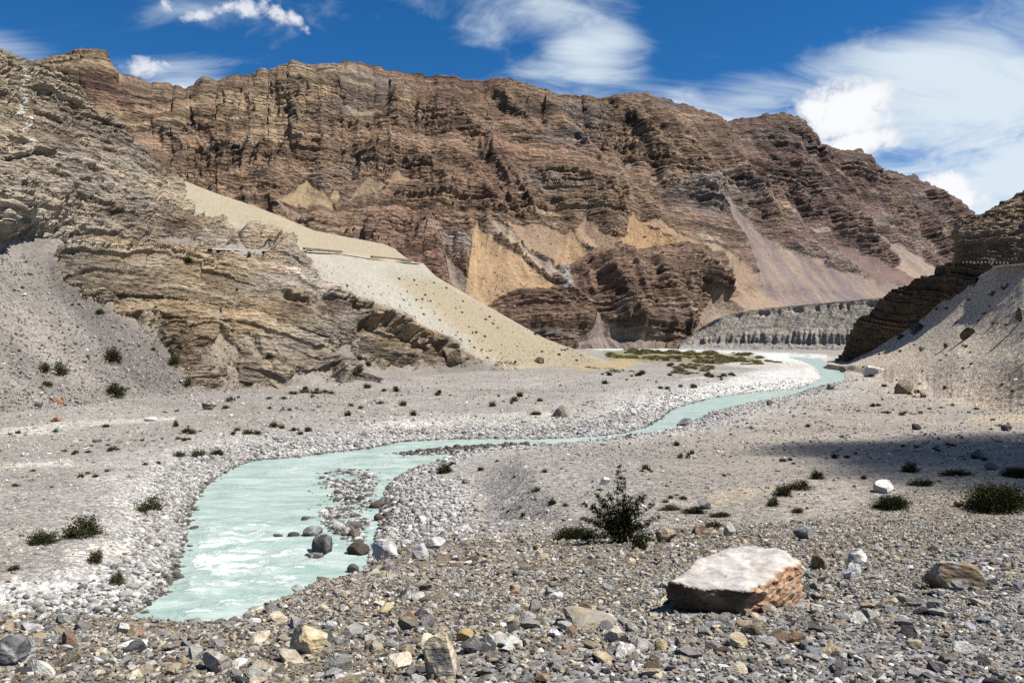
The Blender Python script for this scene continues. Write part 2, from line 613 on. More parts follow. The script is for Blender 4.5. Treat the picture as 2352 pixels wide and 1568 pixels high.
LB = [flat(*p) for p in LEFT_BANK] + [(-19.0, 20.0), (-30.0, 13.0), (-60.0, 2.0)]
RB = [flat(*p) for p in RIGHT_BANK] + [(-6.3, 20.5), (-9.5, 17.2), (-18.0, 11.0), (-34.0, 1.0), (-60.0, -8.0)]
RIVER = LB + RB[::-1]
ISLAND = [flat(*p) for p in [(880, 1043), (940, 1036), (1010, 1028), (1090, 1022), (1180, 1019), (1290, 1018), (1240, 1024), (1150, 1033), (1080, 1040), (1000, 1047), (930, 1049)]]
SHOAL = [flat(*p) for p in [(735, 1080), (830, 1070), (905, 1095), (890, 1140), (882, 1200), (866, 1250), (852, 1282), (800, 1262), (735, 1232), (700, 1205), (712, 1175), (735, 1150), (706, 1120)]]


def river_sdf(x, y):
    """positive outside the water; and which bank is nearer (True = right bank)"""
    dl = np.full(x.shape, 1e9, np.float32); dr = dl.copy()
    for a, b in zip(LB[:-1], LB[1:]):
        dl = np.minimum(dl, seg_dist(x, y, *a, *b)[0])
    for a, b in zip(RB[:-1], RB[1:]):
        dr = np.minimum(dr, seg_dist(x, y, *a, *b)[0])
    ins = poly_sdf(x, y, RIVER) > 0
    d = np.minimum(dl, dr)
    return np.where(ins, -d, d), dr < dl


_cu = [-2.0, -0.64, -0.48, -0.353, -0.30, -0.235, -0.178, -0.15, -0.11, -0.06, 0.0, 2.0]
_cd = [6.6, 6.3, 6.0, 5.9, 7.0, 8.6, 10.7, 13.5, 17.4, 22, 29, 60]


def ground_z(x, y):
    x = np.asarray(x, np.float32); y = np.asarray(y, np.float32)
    d, right = river_sdf(x, y)
    dw = d + 0.45 * fbm(x * 0.35, y * 0.35, None, 3, seed=3) * np.clip(np.abs(d) + 0.4, 0, 1.2) * np.clip(60 / np.maximum(y, 20), 0.6, 3)
    wid = np.clip(y / 45.0, 0.8, 3.0)
    inside = -0.12 - 0.55 * sstep(-dw, 0.0, 2.2)
    near = sstep(y, 62, 40)
    left_h = 0.62 * sstep(dw, 0.0, 1.6 * wid) + 0.45 * sstep(dw, 2.2 * wid, 4.0 * wid) + 0.012 * np.clip(dw, 0, 60)
    right_h = 0.50 * sstep(dw, 0.0, 2.4) + 0.35 * sstep(dw, 0.5, 5.0) + (0.05 + 1.25 * near) * sstep(dw, 5.0 * np.clip(wid, 1, 2), 8.2 * np.clip(wid, 1, 2)) + 0.010 * np.clip(dw, 0, 60)
    z = np.where(dw < 0, inside, np.where(right, right_h, left_h))
    isl = poly_sdf(x, y, ISLAND)
    z = np.maximum(z, -0.45 + 0.62 * sstep(isl + 0.5 * fbm(x * .3, y * .3, None, 3, seed=8), -1.0, 1.6))
    sh = poly_sdf(x, y, SHOAL)
    shn = fbm(x * 0.5, y * 0.5, None, 3, seed=9)
    z = np.maximum(z, -0.62 + 0.58 * sstep(sh + 0.5 * shn, -0.6, 1.0) + 0.22 * shn * sstep(sh, 0, 1.5))
    und = 0.16 * fbm(x * 0.07, y * 0.07, None, 3, seed=2) * sstep(d, 3, 9) + 0.03 * fbm(x * 0.6, y * 0.6, None, 3, seed=12) * sstep(d, 1, 3)
    z = z + und * np.clip(y / 30, 1, 4)
    # the stony bank the camera stands on
    yy = y + 6.0
    u = x / np.maximum(y, 0.5)
    u = np.where(y < 0.5, x / 3.0, u)
    dc = np.interp(u, _cu, _cd)
    bank = 8.02 - 0.19 * y + 0.10 * fbm(x * 0.35, y * 0.35, None, 3, seed=21) + 0.035 * fbm(x * 1.6, y * 1.6, None, 3, seed=22)
    over = np.maximum(0, y - dc + 0.35 * fbm(x * 0.9, y * 0.9, None, 2, seed=23))
    bank = bank - 0.62 * over * sstep(over, -0.3, 1.2)
    bank = np.where(y < 1.0, np.minimum(bank, 7.85 + 0.05 * y), bank)
    k = 0.5
    h = np.clip(0.5 + 0.5 * (bank - z) / k, 0, 1)
    out = z * (1 - h) + bank * h + k * h * (1 - h) * 0.5
    far = sstep(y, 500, 2500)
    return np.where(y > 500, lerp(out, 1.2, far), out)


def on_ground(px, py):
    """where the ray through a picture point meets the ground"""
    Y = np.geomspace(2.0, 1500, 1400)
    u = (px - CX) / F
    g = ground_z(u * Y, Y)
    r = CAMZ + Y * (CY - py) / F
    below = np.nonzero(r < g)[0]
    i = below[0] if len(below) else len(Y) - 1
    if i > 0:
        a = r[i - 1] - g[i - 1]; b = g[i] - r[i]
        t = a / (a + b + 1e-9)
        y = Y[i - 1] + t * (Y[i] - Y[i - 1])
    else:
        y = Y[0]
    return Vector((u * y, y, float(ground_z(np.array([u * y]), np.array([y]))[0])))


def paint_ground(P, d, right):
    px, py = proj(P)
    x, y = P[:, 0], P[:, 1]
    n = len(P)
    col = np.tile(np.array([[0.345, 0.325, 0.305]], np.float32), (n, 1))
    big = fbm(x * 0.05, y * 0.035, None, 5, 0.55, seed=31)
    # long pale and dark bands along the flat
    band = fbm(x * 0.010 + 0.1 * big, y * 0.055, None, 4, 0.55, seed=33)
    col *= (1 + 0.28 * band + 0.16 * big)[:, None]
    # bank of the camera: warm broken stone, grey-blue in the right foreground
    t = sstep(ground_bank(x, y), -0.2, 0.25)
    warm = np.array([0.25, 0.21, 0.165]); cool = np.array([0.235, 0.23, 0.235])
    cb = lerp(warm[None, :], cool[None, :], sstep(py + 0.25 * (px - 1400), 1350, 1550)[:, None])
    col = col * (1 - t[:, None]) + cb * t[:, None]
    # washed pale cobbles beside the water
    w = sstep(d, np.clip(7.5 * np.clip(y / 40, 0.6, 3), 0, 1e3), 0.3) * (1 - t) * (d > -0.5)
    col = mixc(col, [0.55, 0.545, 0.535], 0.7 * w)
    wet = sstep(d, 0.7, -0.2)
    col = mixc(col, [0.11, 0.105, 0.095], 0.85 * wet * (1 - t))
    # right bar: slightly warm grey
    rb = sstep(x - 0.1 * y, 0, 10) * sstep(y, 20, 30) * sstep(y, 260, 160) * right
    col = mixc(col, [0.36, 0.318, 0.272], 0.65 * rb * (1 - w))
    pal = [0.60, 0.575, 0.53]; white = [0.74, 0.74, 0.73]; tan = [0.50, 0.42, 0.30]
    P_ = [([(1395, 945), (1440, 925), (1520, 908), (1640, 895), (1800, 872), (1870, 880), (1830, 892), (1690, 903), (1590, 922), (1530, 938)], white, .85, 4),
          ([(1640, 880), (1740, 850), (1860, 842), (1885, 866), (1850, 882), (1740, 897), (1600, 915), (1480, 925), (1560, 900)], white, .7, 6),
          ([(1360, 800), (1500, 799), (1700, 806), (1900, 814), (1905, 826), (1880, 840), (1800, 832), (1650, 815), (1500, 806), (1370, 804)], white, .85, 2),
          ([(1600, 826), (1720, 822), (1880, 834), (1880, 850), (1790, 850), (1690, 842)], pal, .7, 3),
          ([(1660, 925), (1780, 905), (1840, 898), (1830, 910), (1770, 922), (1700, 935), (1640, 952), (1600, 968), (1590, 958)], white, .7, 4),
          ([(0, 985), (150, 968), (300, 962), (400, 958), (410, 966), (250, 975), (60, 1000), (0, 1002)], pal, .75, 4),
          ([(0, 1062), (170, 1055), (180, 1068), (0, 1075)], pal, .7, 4), ([(190, 1095), (300, 1085), (280, 1100), (200, 1105)], pal, .6, 4),
          ([(350, 1090), (450, 1040), (700, 985), (820, 970), (860, 985), (640, 1025), (500, 1085)], [0.27, .265, .27], .5, 10),
          ([(140, 1262), (300, 1240), (360, 1290), (200, 1300), (150, 1285)], pal, .6, 8),
          ([(0, 1340), (180, 1310), (380, 1330), (330, 1400), (150, 1430), (0, 1420)], [0.60, .60, .60], .8, 10),
          ([(860, 985), (1250, 965), (1480, 955), (1420, 985), (1100, 1003), (800, 1025), (700, 1035)], [0.33, .325, .32], .5, 6),
          ([(820, 975), (1050, 955), (1330, 940), (1330, 948), (1050, 968), (860, 990)], pal, .5, 4),
          ([(1090, 910), (1230, 905), (1230, 911), (1090, 916)], pal, .5, 3),
          ([(2230, 955), (2352, 952), (2400, 965), (2300, 975), (2215, 968)], tan, .75, 4),
          ([(1590, 1150), (1700, 1110), (1800, 1120), (1700, 1150), (1640, 1165)], tan, .5, 10),
          ([(1900, 820), (2020, 850), (2180, 900), (2352, 930), (2352, 950), (2100, 920), (1950, 880)], [0.50, .44, .37], .6, 10)]
    for i, (poly, c, a, soft) in enumerate(P_):
        col = mixc(col, c, a * mask_poly(px, py, poly, soft, soft * 0.9, 0.02, 40 + i) * (1 - t))
    for ch in ([(1345, 801), (1500, 802), (1700, 809), (1890, 819)], [(1640, 826), (1740, 828), (1830, 833)], [(1560, 872), (1700, 858), (1850, 852)]):
        sd, inr = line_sd(px, py + 2 * fbm(px * .02, py * .1, None, 2, seed=91), ch)
        col = mixc(col, [0.56, 0.66, 0.66], 0.8 * sstep(np.abs(sd), 2.2, 0.8) * inr * (1 - t))
    # river gravel bars
    isl = sstep(poly_sdf(x, y, ISLAND), -0.3, 0.8)
    col = mixc(col, [0.50, 0.49, 0.475], 0.8 * isl)
    # green wash of low plants at the far bend
    gr = mask_poly(px, py, [(1385, 806), (1450, 804), (1600, 808), (1720, 812), (1760, 822), (1700, 832), (1600, 834), (1480, 830), (1400, 826)], 3, 5, 0.03, 60)
    col = mixc(col, [0.24, 0.22, 0.10], 0.75 * gr)
    yl = mask_poly(px, py, [(1290, 845), (1390, 828), (1450, 820), (1470, 832), (1440, 845), (1350, 850)], 4, 4, 0.03, 61)
    col = mixc(col, [0.45, 0.36, 0.19], 0.8 * yl)
    stony = np.clip(0.75 + 0.5 * big + 0.3 * w, 0.35, 1.2)
    return col, stony


def ground_bank(x, y):
    u = np.where(y < 0.5, x / 3.0, x / np.maximum(y, 0.5))
    dc = np.interp(u, _cu, _cd)
    lim = np.interp(u, [-0.2, 0.0, 0.2, 0.35, 0.5, 0.64, 1.0], [16, 17.5, 21, 27, 35, 37.0, 38])
    return (np.minimum(dc + 3.5, lim) - y) / 6.0 + 0.25 * fbm(x * 0.25, y * 0.25, None, 4, seed=24)


def build_ground():
    Y = np.concatenate([np.linspace(-5.2, 2.4, 18), np.geomspace(2.5, 30, 240)[:-1], np.geomspace(30, 420, 230)[:-1], np.geomspace(420, 6000, 40)])
    U = np.linspace(-1.05, 1.05, 620)
    YY, UU = np.meshgrid(Y, U, indexing='ij')
    x = (UU * (YY + 6.0)).ravel().astype(np.float32); y = YY.ravel().astype(np.float32)
    z = ground_z(x, y)
    P = np.stack([x, y, z], -1)
    d, right = river_sdf(x, y)
    col, stony = paint_ground(P, d, right)
    me = mesh_from('ground', P, grid_faces(len(Y), len(U)), M_GROUND, col, True, {'stony': stony})
    structure(link('ground', me))


build_ground()


def build_river():
    Y = np.concatenate([np.geomspace(9, 60, 250)[:-1], np.geomspace(60, 460, 150)])
    U = np.linspace(-1.6, 0.47, 520)
    YY, UU = np.meshgrid(Y, U, indexing='ij')
    x = (UU * YY).ravel().astype(np.float32); y = YY.ravel().astype(np.float32)
    d, _ = river_sdf(x, y)
    keep = d < 1.6
    px, py = proj(np.stack([x, y, np.zeros_like(x)], -1))
    rap = np.clip(mask_poly(px, py, [(400, 1195), (560, 1185), (700, 1215), (740, 1290), (660, 1400), (520, 1440), (400, 1440), (420, 1330)], 60, 30, .01, 3)
                  + 0.55 * mask_poly(px, py, [(640, 1050), (900, 1025), (1000, 1045), (880, 1095), (700, 1085), (560, 1130), (500, 1120)], 25, 15, .01, 4)
                  + 0.35 * mask_poly(px, py, [(1480, 985), (1640, 920), (1840, 898), (1620, 948), (1560, 975)], 10, 8, .02, 5), 0, 1)
    w = 0.5 + 0.5 * fbm(x * 0.30, y * 0.62, None, 4, 0.55, seed=71)
    crest = np.clip(1 - np.abs(fbm(x * 0.22 + 3, y * 0.42, None, 3, 0.5, seed=75)) * 3.0, 0, 1)
    foam = 0.20 + rap * (0.17 + 0.34 * crest + 0.85 * (w - 0.5)) + 0.12 * (w - .5)
    foam = np.where(d > -0.5, foam - 0.1, foam)
    z = (0.035 + 0.20 * rap) * fbm(x * 0.55, y * 0.9, None, 4, 0.55, seed=77) + 0.09 * rap * crest
    z *= sstep(-d, -0.3, 1.0)
    P = np.stack([x, y, z], -1)
    fc = grid_faces(len(Y), len(U))
    fc = fc[keep[fc].all(1)]
    used = np.unique(fc)
    remap = np.zeros(len(P), np.int32); remap[used] = np.arange(len(used))
    me = mesh_from('river', P[used], remap[fc], M_WATER, None, True, {'foam': foam[used]})
    structure(link('river', me))


build_river()

# ------------------------------------------------------------------ hills
def blocks(s, x, t, w, seed):
    """bedded blocks: a random value for each block of a bed"""
    lay = np.floor(s / t)
    off = rnd(lay, np.full(lay.shape, seed)) * 9
    bx = np.floor(x / (w * (0.5 + rnd(lay, np.full(lay.shape, seed + 3)))) + off)
    return rnd(lay, bx, np.full(lay.shape, seed + 7)), rnd(lay, np.full(lay.shape, seed + 5))


def beds(s, x, t, w, seed, gap=0.16):
    """profile of a pile of beds: each bed rises sheer and steps back to the next; per-bed and per-block unevenness, a recess at each foot"""
    q = s / t + 0.45 * np.sin(s / t * 1.7 + seed)
    lay = np.floor(q); fr = q - lay
    sd = np.full(lay.shape, seed)
    hard = rnd(lay, sd)
    off = rnd(lay, sd + 3) * 9
    wl = w * (0.5 + rnd(lay, sd + 4))
    bx = np.floor(x / wl + off)
    blk = rnd(lay, bx, sd + 7)
    fx = x / wl + off - bx
    joint = np.minimum(fx, 1 - fx)
    prof = (fr - 0.5) * t * (0.35 + 0.9 * hard)
    rec = sstep(fr, gap, gap * 0.45) * (0.3 + 0.9 * hard)
    crack = sstep(joint, 0.06, 0.02) * (0.2 + 0.8 * blk) * sstep(fr, 0.0, 0.3)
    return prof, hard, blk, rec, crack


class Hill:
    """a hillside laid through stations: at each station a profile of (picture height, distance) from foot to crest"""
    def __init__(self, stations, sky, nc, nr, px0, px1, back=((25, -8), (90, -60)), smooth=6, dense=None):
        sp = np.array([s[0] for s in stations], float)
        K = len(stations[0][1])
        pxs = np.linspace(px0, px1, nc)
        if dense is not None:
            pxs = dense
            nc = len(pxs)
        py = np.stack([np.interp(pxs, sp, [s[1][k][0] for s in stations]) for k in range(K)])
        Yk = np.stack([np.exp(np.interp(pxs, sp, [math.log(s[1][k][1]) for s in stations])) for k in range(K)])
        if sky is not None:
            py[-1] = np.interp(pxs, [p[0] for p in sky], [p[1] for p in sky])
            for k in range(K - 2, 0, -1):
                py[k] = np.maximum(py[k], py[k + 1] + 2)
        L = np.zeros((K, nc))
        for k in range(1, K):
            L[k] = L[k - 1] + np.abs(py[k] - py[k - 1]) + 55 * np.abs(np.log(Yk[k] / Yk[k - 1])) + 0.5
        L /= L[-1]
        t = np.linspace(0, 1, nr)
        PY = np.empty((nr, nc)); YY = np.empty((nr, nc))
        for c in range(nc):
            PY[:, c] = np.interp(t, L[:, c], py[:, c])
            YY[:, c] = np.interp(t, L[:, c], Yk[:, c])
        for it in range(smooth):          # soften the kinks of the distance field
            YY[1:-1] = 0.25 * YY[:-2] + 0.5 * YY[1:-1] + 0.25 * YY[2:]
            YY[:, 1:-1] = 0.25 * YY[:, :-2] + 0.5 * YY[:, 1:-1] + 0.25 * YY[:, 2:]
        X = YY * (pxs[None, :] - CX) / F
        Z = CAMZ + YY * (CY - PY) / F
        P = np.stack([X, YY, Z], -1).astype(np.float32)
        self.PX = np.broadcast_to(pxs[None, :], PY.shape).astype(np.float32).copy()
        self.PY = PY.astype(np.float32)
        self.P = P
        self.nr, self.nc, self.back = nr, nc, back
        self.normals()

    def normals(self):
        P = self.P
        Q = P.copy()
        for it in range(10):
            Q[1:-1] = 0.25 * Q[:-2] + 0.5 * Q[1:-1] + 0.25 * Q[2:]
            Q[:, 1:-1] = 0.25 * Q[:, :-2] + 0.5 * Q[:, 1:-1] + 0.25 * Q[:, 2:]
        gu = np.gradient(Q, axis=1); gv = np.gradient(Q, axis=0)
        N = np.cross(gu, gv)
        N /= np.linalg.norm(N, axis=-1, keepdims=True) + 1e-9
        flip = np.sign(np.sum(N * (np.array([0, 0, CAMZ], np.float32) - P), -1, keepdims=True))
        self.N = (N * np.where(flip == 0, 1, flip)).astype(np.float32)

    def settle(self, m):
        g = ground_z(self.P[0, :, 0], self.P[0, :, 1])
        dlt = g - self.P[0, :, 2] - 0.12
        for i in range(m):
            w = 1 - i / m
            self.P[i, :, 2] += dlt * w * w * (3 - 2 * w)

    def flatv(self):
        P = self.P.reshape(-1, 3)
        return P[:, 0], P[:, 1], P[:, 2], self.PX.ravel(), self.PY.ravel()

    def displace(self, d, flatten=0.0):
        N = self.N.reshape(-1, 3).copy()
        if flatten:
            H = N.copy(); H[:, 2] = 0.22
            H /= np.linalg.norm(H, axis=1)[:, None] + 1e-6
            N = N * (1 - flatten) + H * flatten
            N /= np.linalg.norm(N, axis=1)[:, None] + 1e-6
        self.P = (self.P.reshape(-1, 3) + N * d[:, None]).reshape(self.P.shape).astype(np.float32)

    def finish(self, name, mat, col, rock, drop=4.0, skirt=True):
        P = self.P; nr, nc = self.nr, self.nc
        rows = [P]
        C3 = col.reshape(nr, nc, 3); R = rock.reshape(nr, nc)
        cl = [C3]; rl = [R]
        dv = P[:1] - P[8:9]
        hl = np.linalg.norm(dv[..., :2], axis=-1, keepdims=True) + 1e-3
        dv = dv / hl
        dv[..., 2] = np.minimum(dv[..., 2], -0.12)
        foot = P[:1] + (dv * drop * 2.5 if skirt else np.array([0, 0, -drop], np.float32))
        rows.insert(0, foot); cl.insert(0, C3[:1]); rl.insert(0, R[:1])
        for (b, dz) in self.back:
            r = P[-1:].copy()
            k = (r[..., 1] + b) / r[..., 1]
            r[..., 0] *= k; r[..., 1] += b; r[..., 2] += dz
            rows.append(r); cl.append(C3[-1:]); rl.append(R[-1:])
        V = np.concatenate(rows, 0); CC = np.concatenate(cl, 0); RR = np.concatenate(rl, 0)
        me = mesh_from(name, V.reshape(-1, 3), grid_faces(V.shape[0], nc), mat, CC.reshape(-1, 3), True, {'rock': RR.ravel()})
        o = structure(link(name, me))
        px, py = proj(P.reshape(-1, 3))
        self.qx, self.qy = px, py
        return o

    def at(self, px, py):
        i = int(np.argmin((self.qx - px) ** 2 + (self.qy - py) ** 2 + (self.P.reshape(-1, 3)[:, 1] * 0.02)))
        return Vector(self.P.reshape(-1, 3)[i]), Vector(self.N.reshape(-1, 3)[i])


def fan_streaks(px, py, apex, seed, k=22.0):
    a = np.arctan2(px - apex[0], np.maximum(py - apex[1], 1))
    r = np.hypot(px - apex[0], py - apex[1])
    return fbm(a * k, r * 0.004, None, 4, 0.6, seed=seed)


# ---- the far mountain wall
SKY_MT = [(-900, 180), (-500, 160), (-250, 150), (-60, 175), (60, 168), (90, 155), (150, 138), (185, 126), (213, 117), (228, 124), (240, 150), (262, 176), (300, 183), (332, 190), (350, 202), (380, 201), (408, 206), (421, 216), (450, 205), (470, 189), (500, 190), (520, 184),
          (540, 180), (560, 184), (640, 160), (665, 153), (700, 157), (760, 159), (800, 148), (822, 150), (845, 158), (880, 168), (940, 175), (1000, 180), (1060, 190), (1120, 187), (1150, 182), (1200, 193), (1245, 205), (1280, 225), (1330, 230), (1352, 226),
          (1366, 237), (1420, 216), (1480, 221), (1540, 235), (1620, 262), (1645, 268), (1665, 286), (1720, 271), (1800, 265), (1835, 282), (1862, 305), (1882, 335), (1900, 340), (1950, 345), (1973, 341), (1990, 372), (2040, 398), (2090, 404), (2115, 420), (2150, 430),
          (2165, 448), (2200, 462), (2222, 493), (2300, 545), (2500, 600), (3000, 690), (3400, 720)]
TALUS = [  # outline, colour, apex of its streaks, second colour
    ([(1083, 524), (1100, 548), (1140, 580), (1185, 612), (1225, 640), (1268, 668), (1235, 684), (1160, 688), (1125, 705), (1108, 722), (1050, 700), (1062, 650), (1070, 590), (1076, 545)], (.47, .33, .19), (1083, 515), (.50, .38, .24)),
    ([(1118, 522), (1160, 540), (1210, 590), (1290, 642), (1255, 650), (1195, 610), (1140, 565)], (.40, .36, .32), (1110, 500), (.46, .36, .24)),
    ([(1160, 528), (1235, 522), (1300, 548), (1318, 590), (1300, 610), (1250, 612), (1200, 582)], (.42, .32, .22), (1200, 440), (.36, .27, .2)),
    ([(1303, 540), (1320, 565), (1352, 604), (1310, 618), (1268, 622), (1264, 612), (1285, 570)], (.46, .33, .19), (1303, 530), (.5, .38, .24)),
    ([(1332, 515), (1352, 535), (1385, 570), (1412, 597), (1370, 606), (1340, 590), (1318, 560), (1312, 540)], (.45, .32, .19), (1332, 505), (.36, .29, .25)),
    ([(1437, 500), (1458, 524), (1510, 555), (1566, 578), (1510, 588), (1450, 600), (1412, 597), (1422, 550)], (.44, .29, .165), (1437, 488), (.5, .36, .21)),
    ([(1450, 520), (1500, 515), (1560, 545), (1640, 590), (1600, 595), (1560, 575), (1510, 552)], (.40, .28, .19), (1420, 470), (.44, .33, .21)),
    ([(702, 428), (722, 448), (752, 468), (765, 498), (720, 485), (660, 492), (635, 490), (660, 462)], (.42, .335, .21), (702, 418), (.38, .30, .2)),
    ([(762, 445), (782, 462), (776, 472), (752, 470)], (.42, .335, .21), (762, 440), (.4, .3, .2)),
    ([(905, 408), (940, 430), (900, 440), (880, 430)], (.38, .29, .19), (905, 400), (.4, .3, .2)),
    ([(840, 425), (880, 440), (860, 462), (800, 470), (812, 448)], (.36, .28, .19), (840, 400), (.34, .27, .2)),
    ([(785, 262), (870, 264), (858, 276), (800, 280)], (.36, .30, .225), (820, 200), (.36, .3, .22)),
    ([(1638, 443), (1664, 462), (1690, 500), (1735, 545), (1800, 588), (1880, 622), (1960, 648), (2080, 664), (2060, 700), (1680, 722), (1640, 700), (1660, 660), (1722, 640), (1706, 590), (1690, 540), (1660, 490)], (.265, .225, .232), (1620, 380), (.37, .295, .24)),
    ([(1600, 560), (1640, 570), (1690, 620), (1740, 680), (1790, 720), (1680, 724), (1650, 680), (1625, 620)], (.44, .335, .215), (1560, 470), (.36, .30, .27)),
    ([(1600, 700), (1612, 680), (1650, 700), (1700, 716), (1690, 740), (1560, 800), (1565, 770), (1590, 740)], (.42, .335, .235), (1612, 660), (.36, .31, .27)),
    ([(1361, 726), (1390, 752), (1440, 780), (1520, 797), (1460, 806), (1300, 806), (1318, 785), (1345, 760)], (.255, .225, .215), (1361, 715), (.33, .28, .23)),
    ([(2012, 548), (2060, 568), (2150, 628), (2190, 660), (2090, 668), (2040, 620), (2060, 600), (2035, 572)], (.36, .315, .30), (1990, 520), (.44, .345, .25)),
    ([(1900, 560), (2000, 600), (2060, 640), (2090, 668), (1990, 655), (1930, 620)], (.27, .19, .17), (1850, 500), (.24, .19, .185)),
    ([(1010, 600), (1062, 650), (1070, 700), (1050, 700), (1020, 660)], (.30, .25, .22), (1010, 560), (.34, .28, .22)),
]


def build_mountain():
    st = [(-900, 420, 800), (-300, 470, 900), (0, 560, 1000), (400, 620, 1080), (700, 680, 1180), (1100, 760, 1320), (1450, 830, 1420), (1600, 880, 1480), (1800, 1030, 1650), (2050, 1300, 1980), (2250, 1560, 2280), (2600, 2000, 2700), (3400, 2700, 3400)]
    stations = []
    skx = [p[0] for p in SKY_MT]; sky_ = [p[1] for p in SKY_MT]
    for px, y0, y1 in st:
        top = float(np.interp(px, skx, sky_))
        b = CY + 8.0 * F / y0
        H = b - top
        dy = y1 - y0
        prof = [(b, y0), (b - 0.10 * H, y0 + 0.03 * dy), (b - 0.26 * H, y0 + 0.12 * dy), (b - 0.40 * H, y0 + 0.36 * dy), (b - 0.60 * H, y0 + 0.56 * dy), (b - 0.80 * H, y0 + 0.76 * dy), (top, y1)]
        stations.append((px, prof))
    dense = np.concatenate([np.linspace(-900, -40, 70)[:-1], np.linspace(-40, 2400, 1090), np.linspace(2400, 3400, 60)[1:]])
    fine_px = np.arange(-900, 3400, 3.0)
    jag = 4.5 * fbm(fine_px * 0.035, fine_px * 0, None, 4, 0.65, seed=158) + 4.5 * (rnd(np.floor(fine_px / 13 + fbm(fine_px * .02, fine_px * 0, None, 2, seed=159)), np.zeros(len(fine_px))) - 0.5)
    sky_fine = list(zip(fine_px, np.interp(fine_px, skx, sky_) - jag * 1.3))
    h = Hill(stations, sky_fine, 0, 350, 0, 0, ((60, -15), (260, -200)), 5, dense)
    x, y, z, px, py = h.flatv()
    # talus masks
    tal = np.zeros(len(x), np.float32)
    tcol = np.zeros((len(x), 3), np.float32)
    for i, (poly, c, ap, c2) in enumerate(TALUS):
        m = mask_poly(px, py, poly, 5, 8, 0.035, 100 + i)
        sel = m > 0
        s = np.zeros_like(m)
        s[sel] = fan_streaks(px[sel], py[sel], ap, 130 + i)
        cc = lerp(np.array(c)[None, :], np.array(c2)[None, :], sstep(s, -0.25, 0.35)[:, None]) * (1 + 0.18 * s)[:, None]
        tcol = np.where(m[:, None] > 0.02, lerp(tcol, cc, np.where(tal > 0.02, m, 1.0)[:, None]), tcol)
        tal = np.maximum(tal, m)
    # little random scree pockets on the ledges
    pocket = sstep(fbm(x * 0.016, z * 0.05, None, 4, 0.5, seed=150) + 0.25 * fbm(x * .004, z * .006, None, 2, seed=151), 0.36, 0.46) * sstep(py, 200, 280)
    tal2 = np.maximum(tal, 0.8 * pocket)
    tzone = np.zeros(len(x), np.float32)
    for i, t in enumerate(TALUS):
        tzone = np.maximum(tzone, mask_poly(px, py, t[0], 34, 0, 0.03, 0))
    rock = 1 - tal2
    # big buttresses and gullies
    edge = sstep(h.P.shape[0] - np.repeat(np.arange(h.nr), h.nc), 0, 38)
    w1 = fbm(x * 0.004, z * 0.0030, y * 0.002, 3, seed=160)
    gul = fbm(x * 0.0085 + 0.9 * w1 + z * 0.0022, z * 0.0032, None, 5, 0.52, seed=161, ridged=True)
    gul2 = fbm(x * 0.025 + 0.6 * w1 - z * 0.006, z * 0.010, None, 5, 0.55, seed=164, ridged=True)
    d = (40 * gul + 8 * gul2 * (1 - 0.8 * tal)) * (1 - 0.75 * tzone) * (0.2 + 0.8 * edge)
    # bedding: dips gently, folded
    dip = z + 0.10 * (x - 200) * np.sin(x * 0.0021 + 0.6) + 26 * fbm(x * 0.0028, z * 0.003, None, 3, seed=170) + 6 * fbm(x * 0.012, z * 0.012, None, 3, seed=171)
    xs_ = x + 0.35 * z + 10 * w1
    p0, l0, b0, r0, k0 = beds(dip + 6 * w1, xs_, 78, 320, 8, 0.06)
    p1, l1, b1, r1, k1 = beds(dip, xs_, 30, 210, 1, 0.12)
    p2, l2, b2, r2, k2 = beds(dip + 3 * w1, xs_, 11.5, 95, 2, 0.2)
    p3, l3, b3, r3, k3 = beds(dip, xs_, 4.6, 46, 3, 0.3)
    lmod = 0.22 + 1.05 * sstep(fbm(x * 0.005 + z * 0.003, z * 0.007, None, 4, seed=175), -0.25, 0.28)
    lmod = lmod * (0.75 + 0.5 * sstep(py, 560, 660))
    d += rock * lmod * (0.5 + 0.5 * edge) * (1 - 0.7 * tzone) * 1.15 * (0.22 * p0 * (1 - 0.9 * tzone) + 0.32 * p1 + 0.52 * p2 + 0.62 * p3 + 5.0 * (l1 - .5) + 3.0 * (b1 - 0.5) + 4.2 * (l2 - 0.5) + 3.4 * (b2 - 0.5) + 1.7 * (l3 - 0.5) + 1.6 * (b3 - 0.5)
                        - 6.0 * r0 * (1 - tzone) - 4.0 * r1 - 4.0 * r2 - 2.4 * r3 - 5.0 * k1 - 2.6 * k2 - 0.9 * k3)
    crag = fbm(x * 0.05 + z * 0.02, z * 0.05, y * 0.02, 4, 0.6, seed=177, ridged=True)
    d += rock * (2.2 + 1.2 * (1 - edge)) * crag
    d += tal2 * (3.0 + 0.8 * fbm(x * .05, z * .02, None, 3, seed=180))
    h.displace(d, 0.75)
    # colour: beds of brown, red-brown, grey and buff
    base = np.array([0.268, 0.182, 0.126])
    redr = np.array([0.235, 0.140, 0.106]); grey = np.array([0.225, 0.2, 0.185]); buff = np.array([0.45, 0.335, 0.215]); pale = np.array([0.56, 0.46, 0.37])
    c = np.tile(base[None, :], (len(x), 1)).astype(np.float32)
    zone = fbm(x * 0.0035, z * 0.006, None, 4, 0.55, seed=190)
    c = mixc(c, redr, sstep(zone, 0.0, 0.35) * 0.8)
    c = mixc(c, np.array([0.206, 0.139, 0.130]), 0.75 * sstep(px, 1450, 1900))
    c = mixc(c, grey, 0.75 * sstep(fbm(x * 0.006 + 9, z * 0.012, None, 4, seed=191), 0.08, 0.4))
    c = mixc(c, buff, 0.75 * sstep(fbm(x * 0.008 + 5, z * 0.010, None, 5, 0.6, seed=192) + 0.25 * sstep(px, 1400, 700) * sstep(py, 420, 250), 0.12, 0.5))
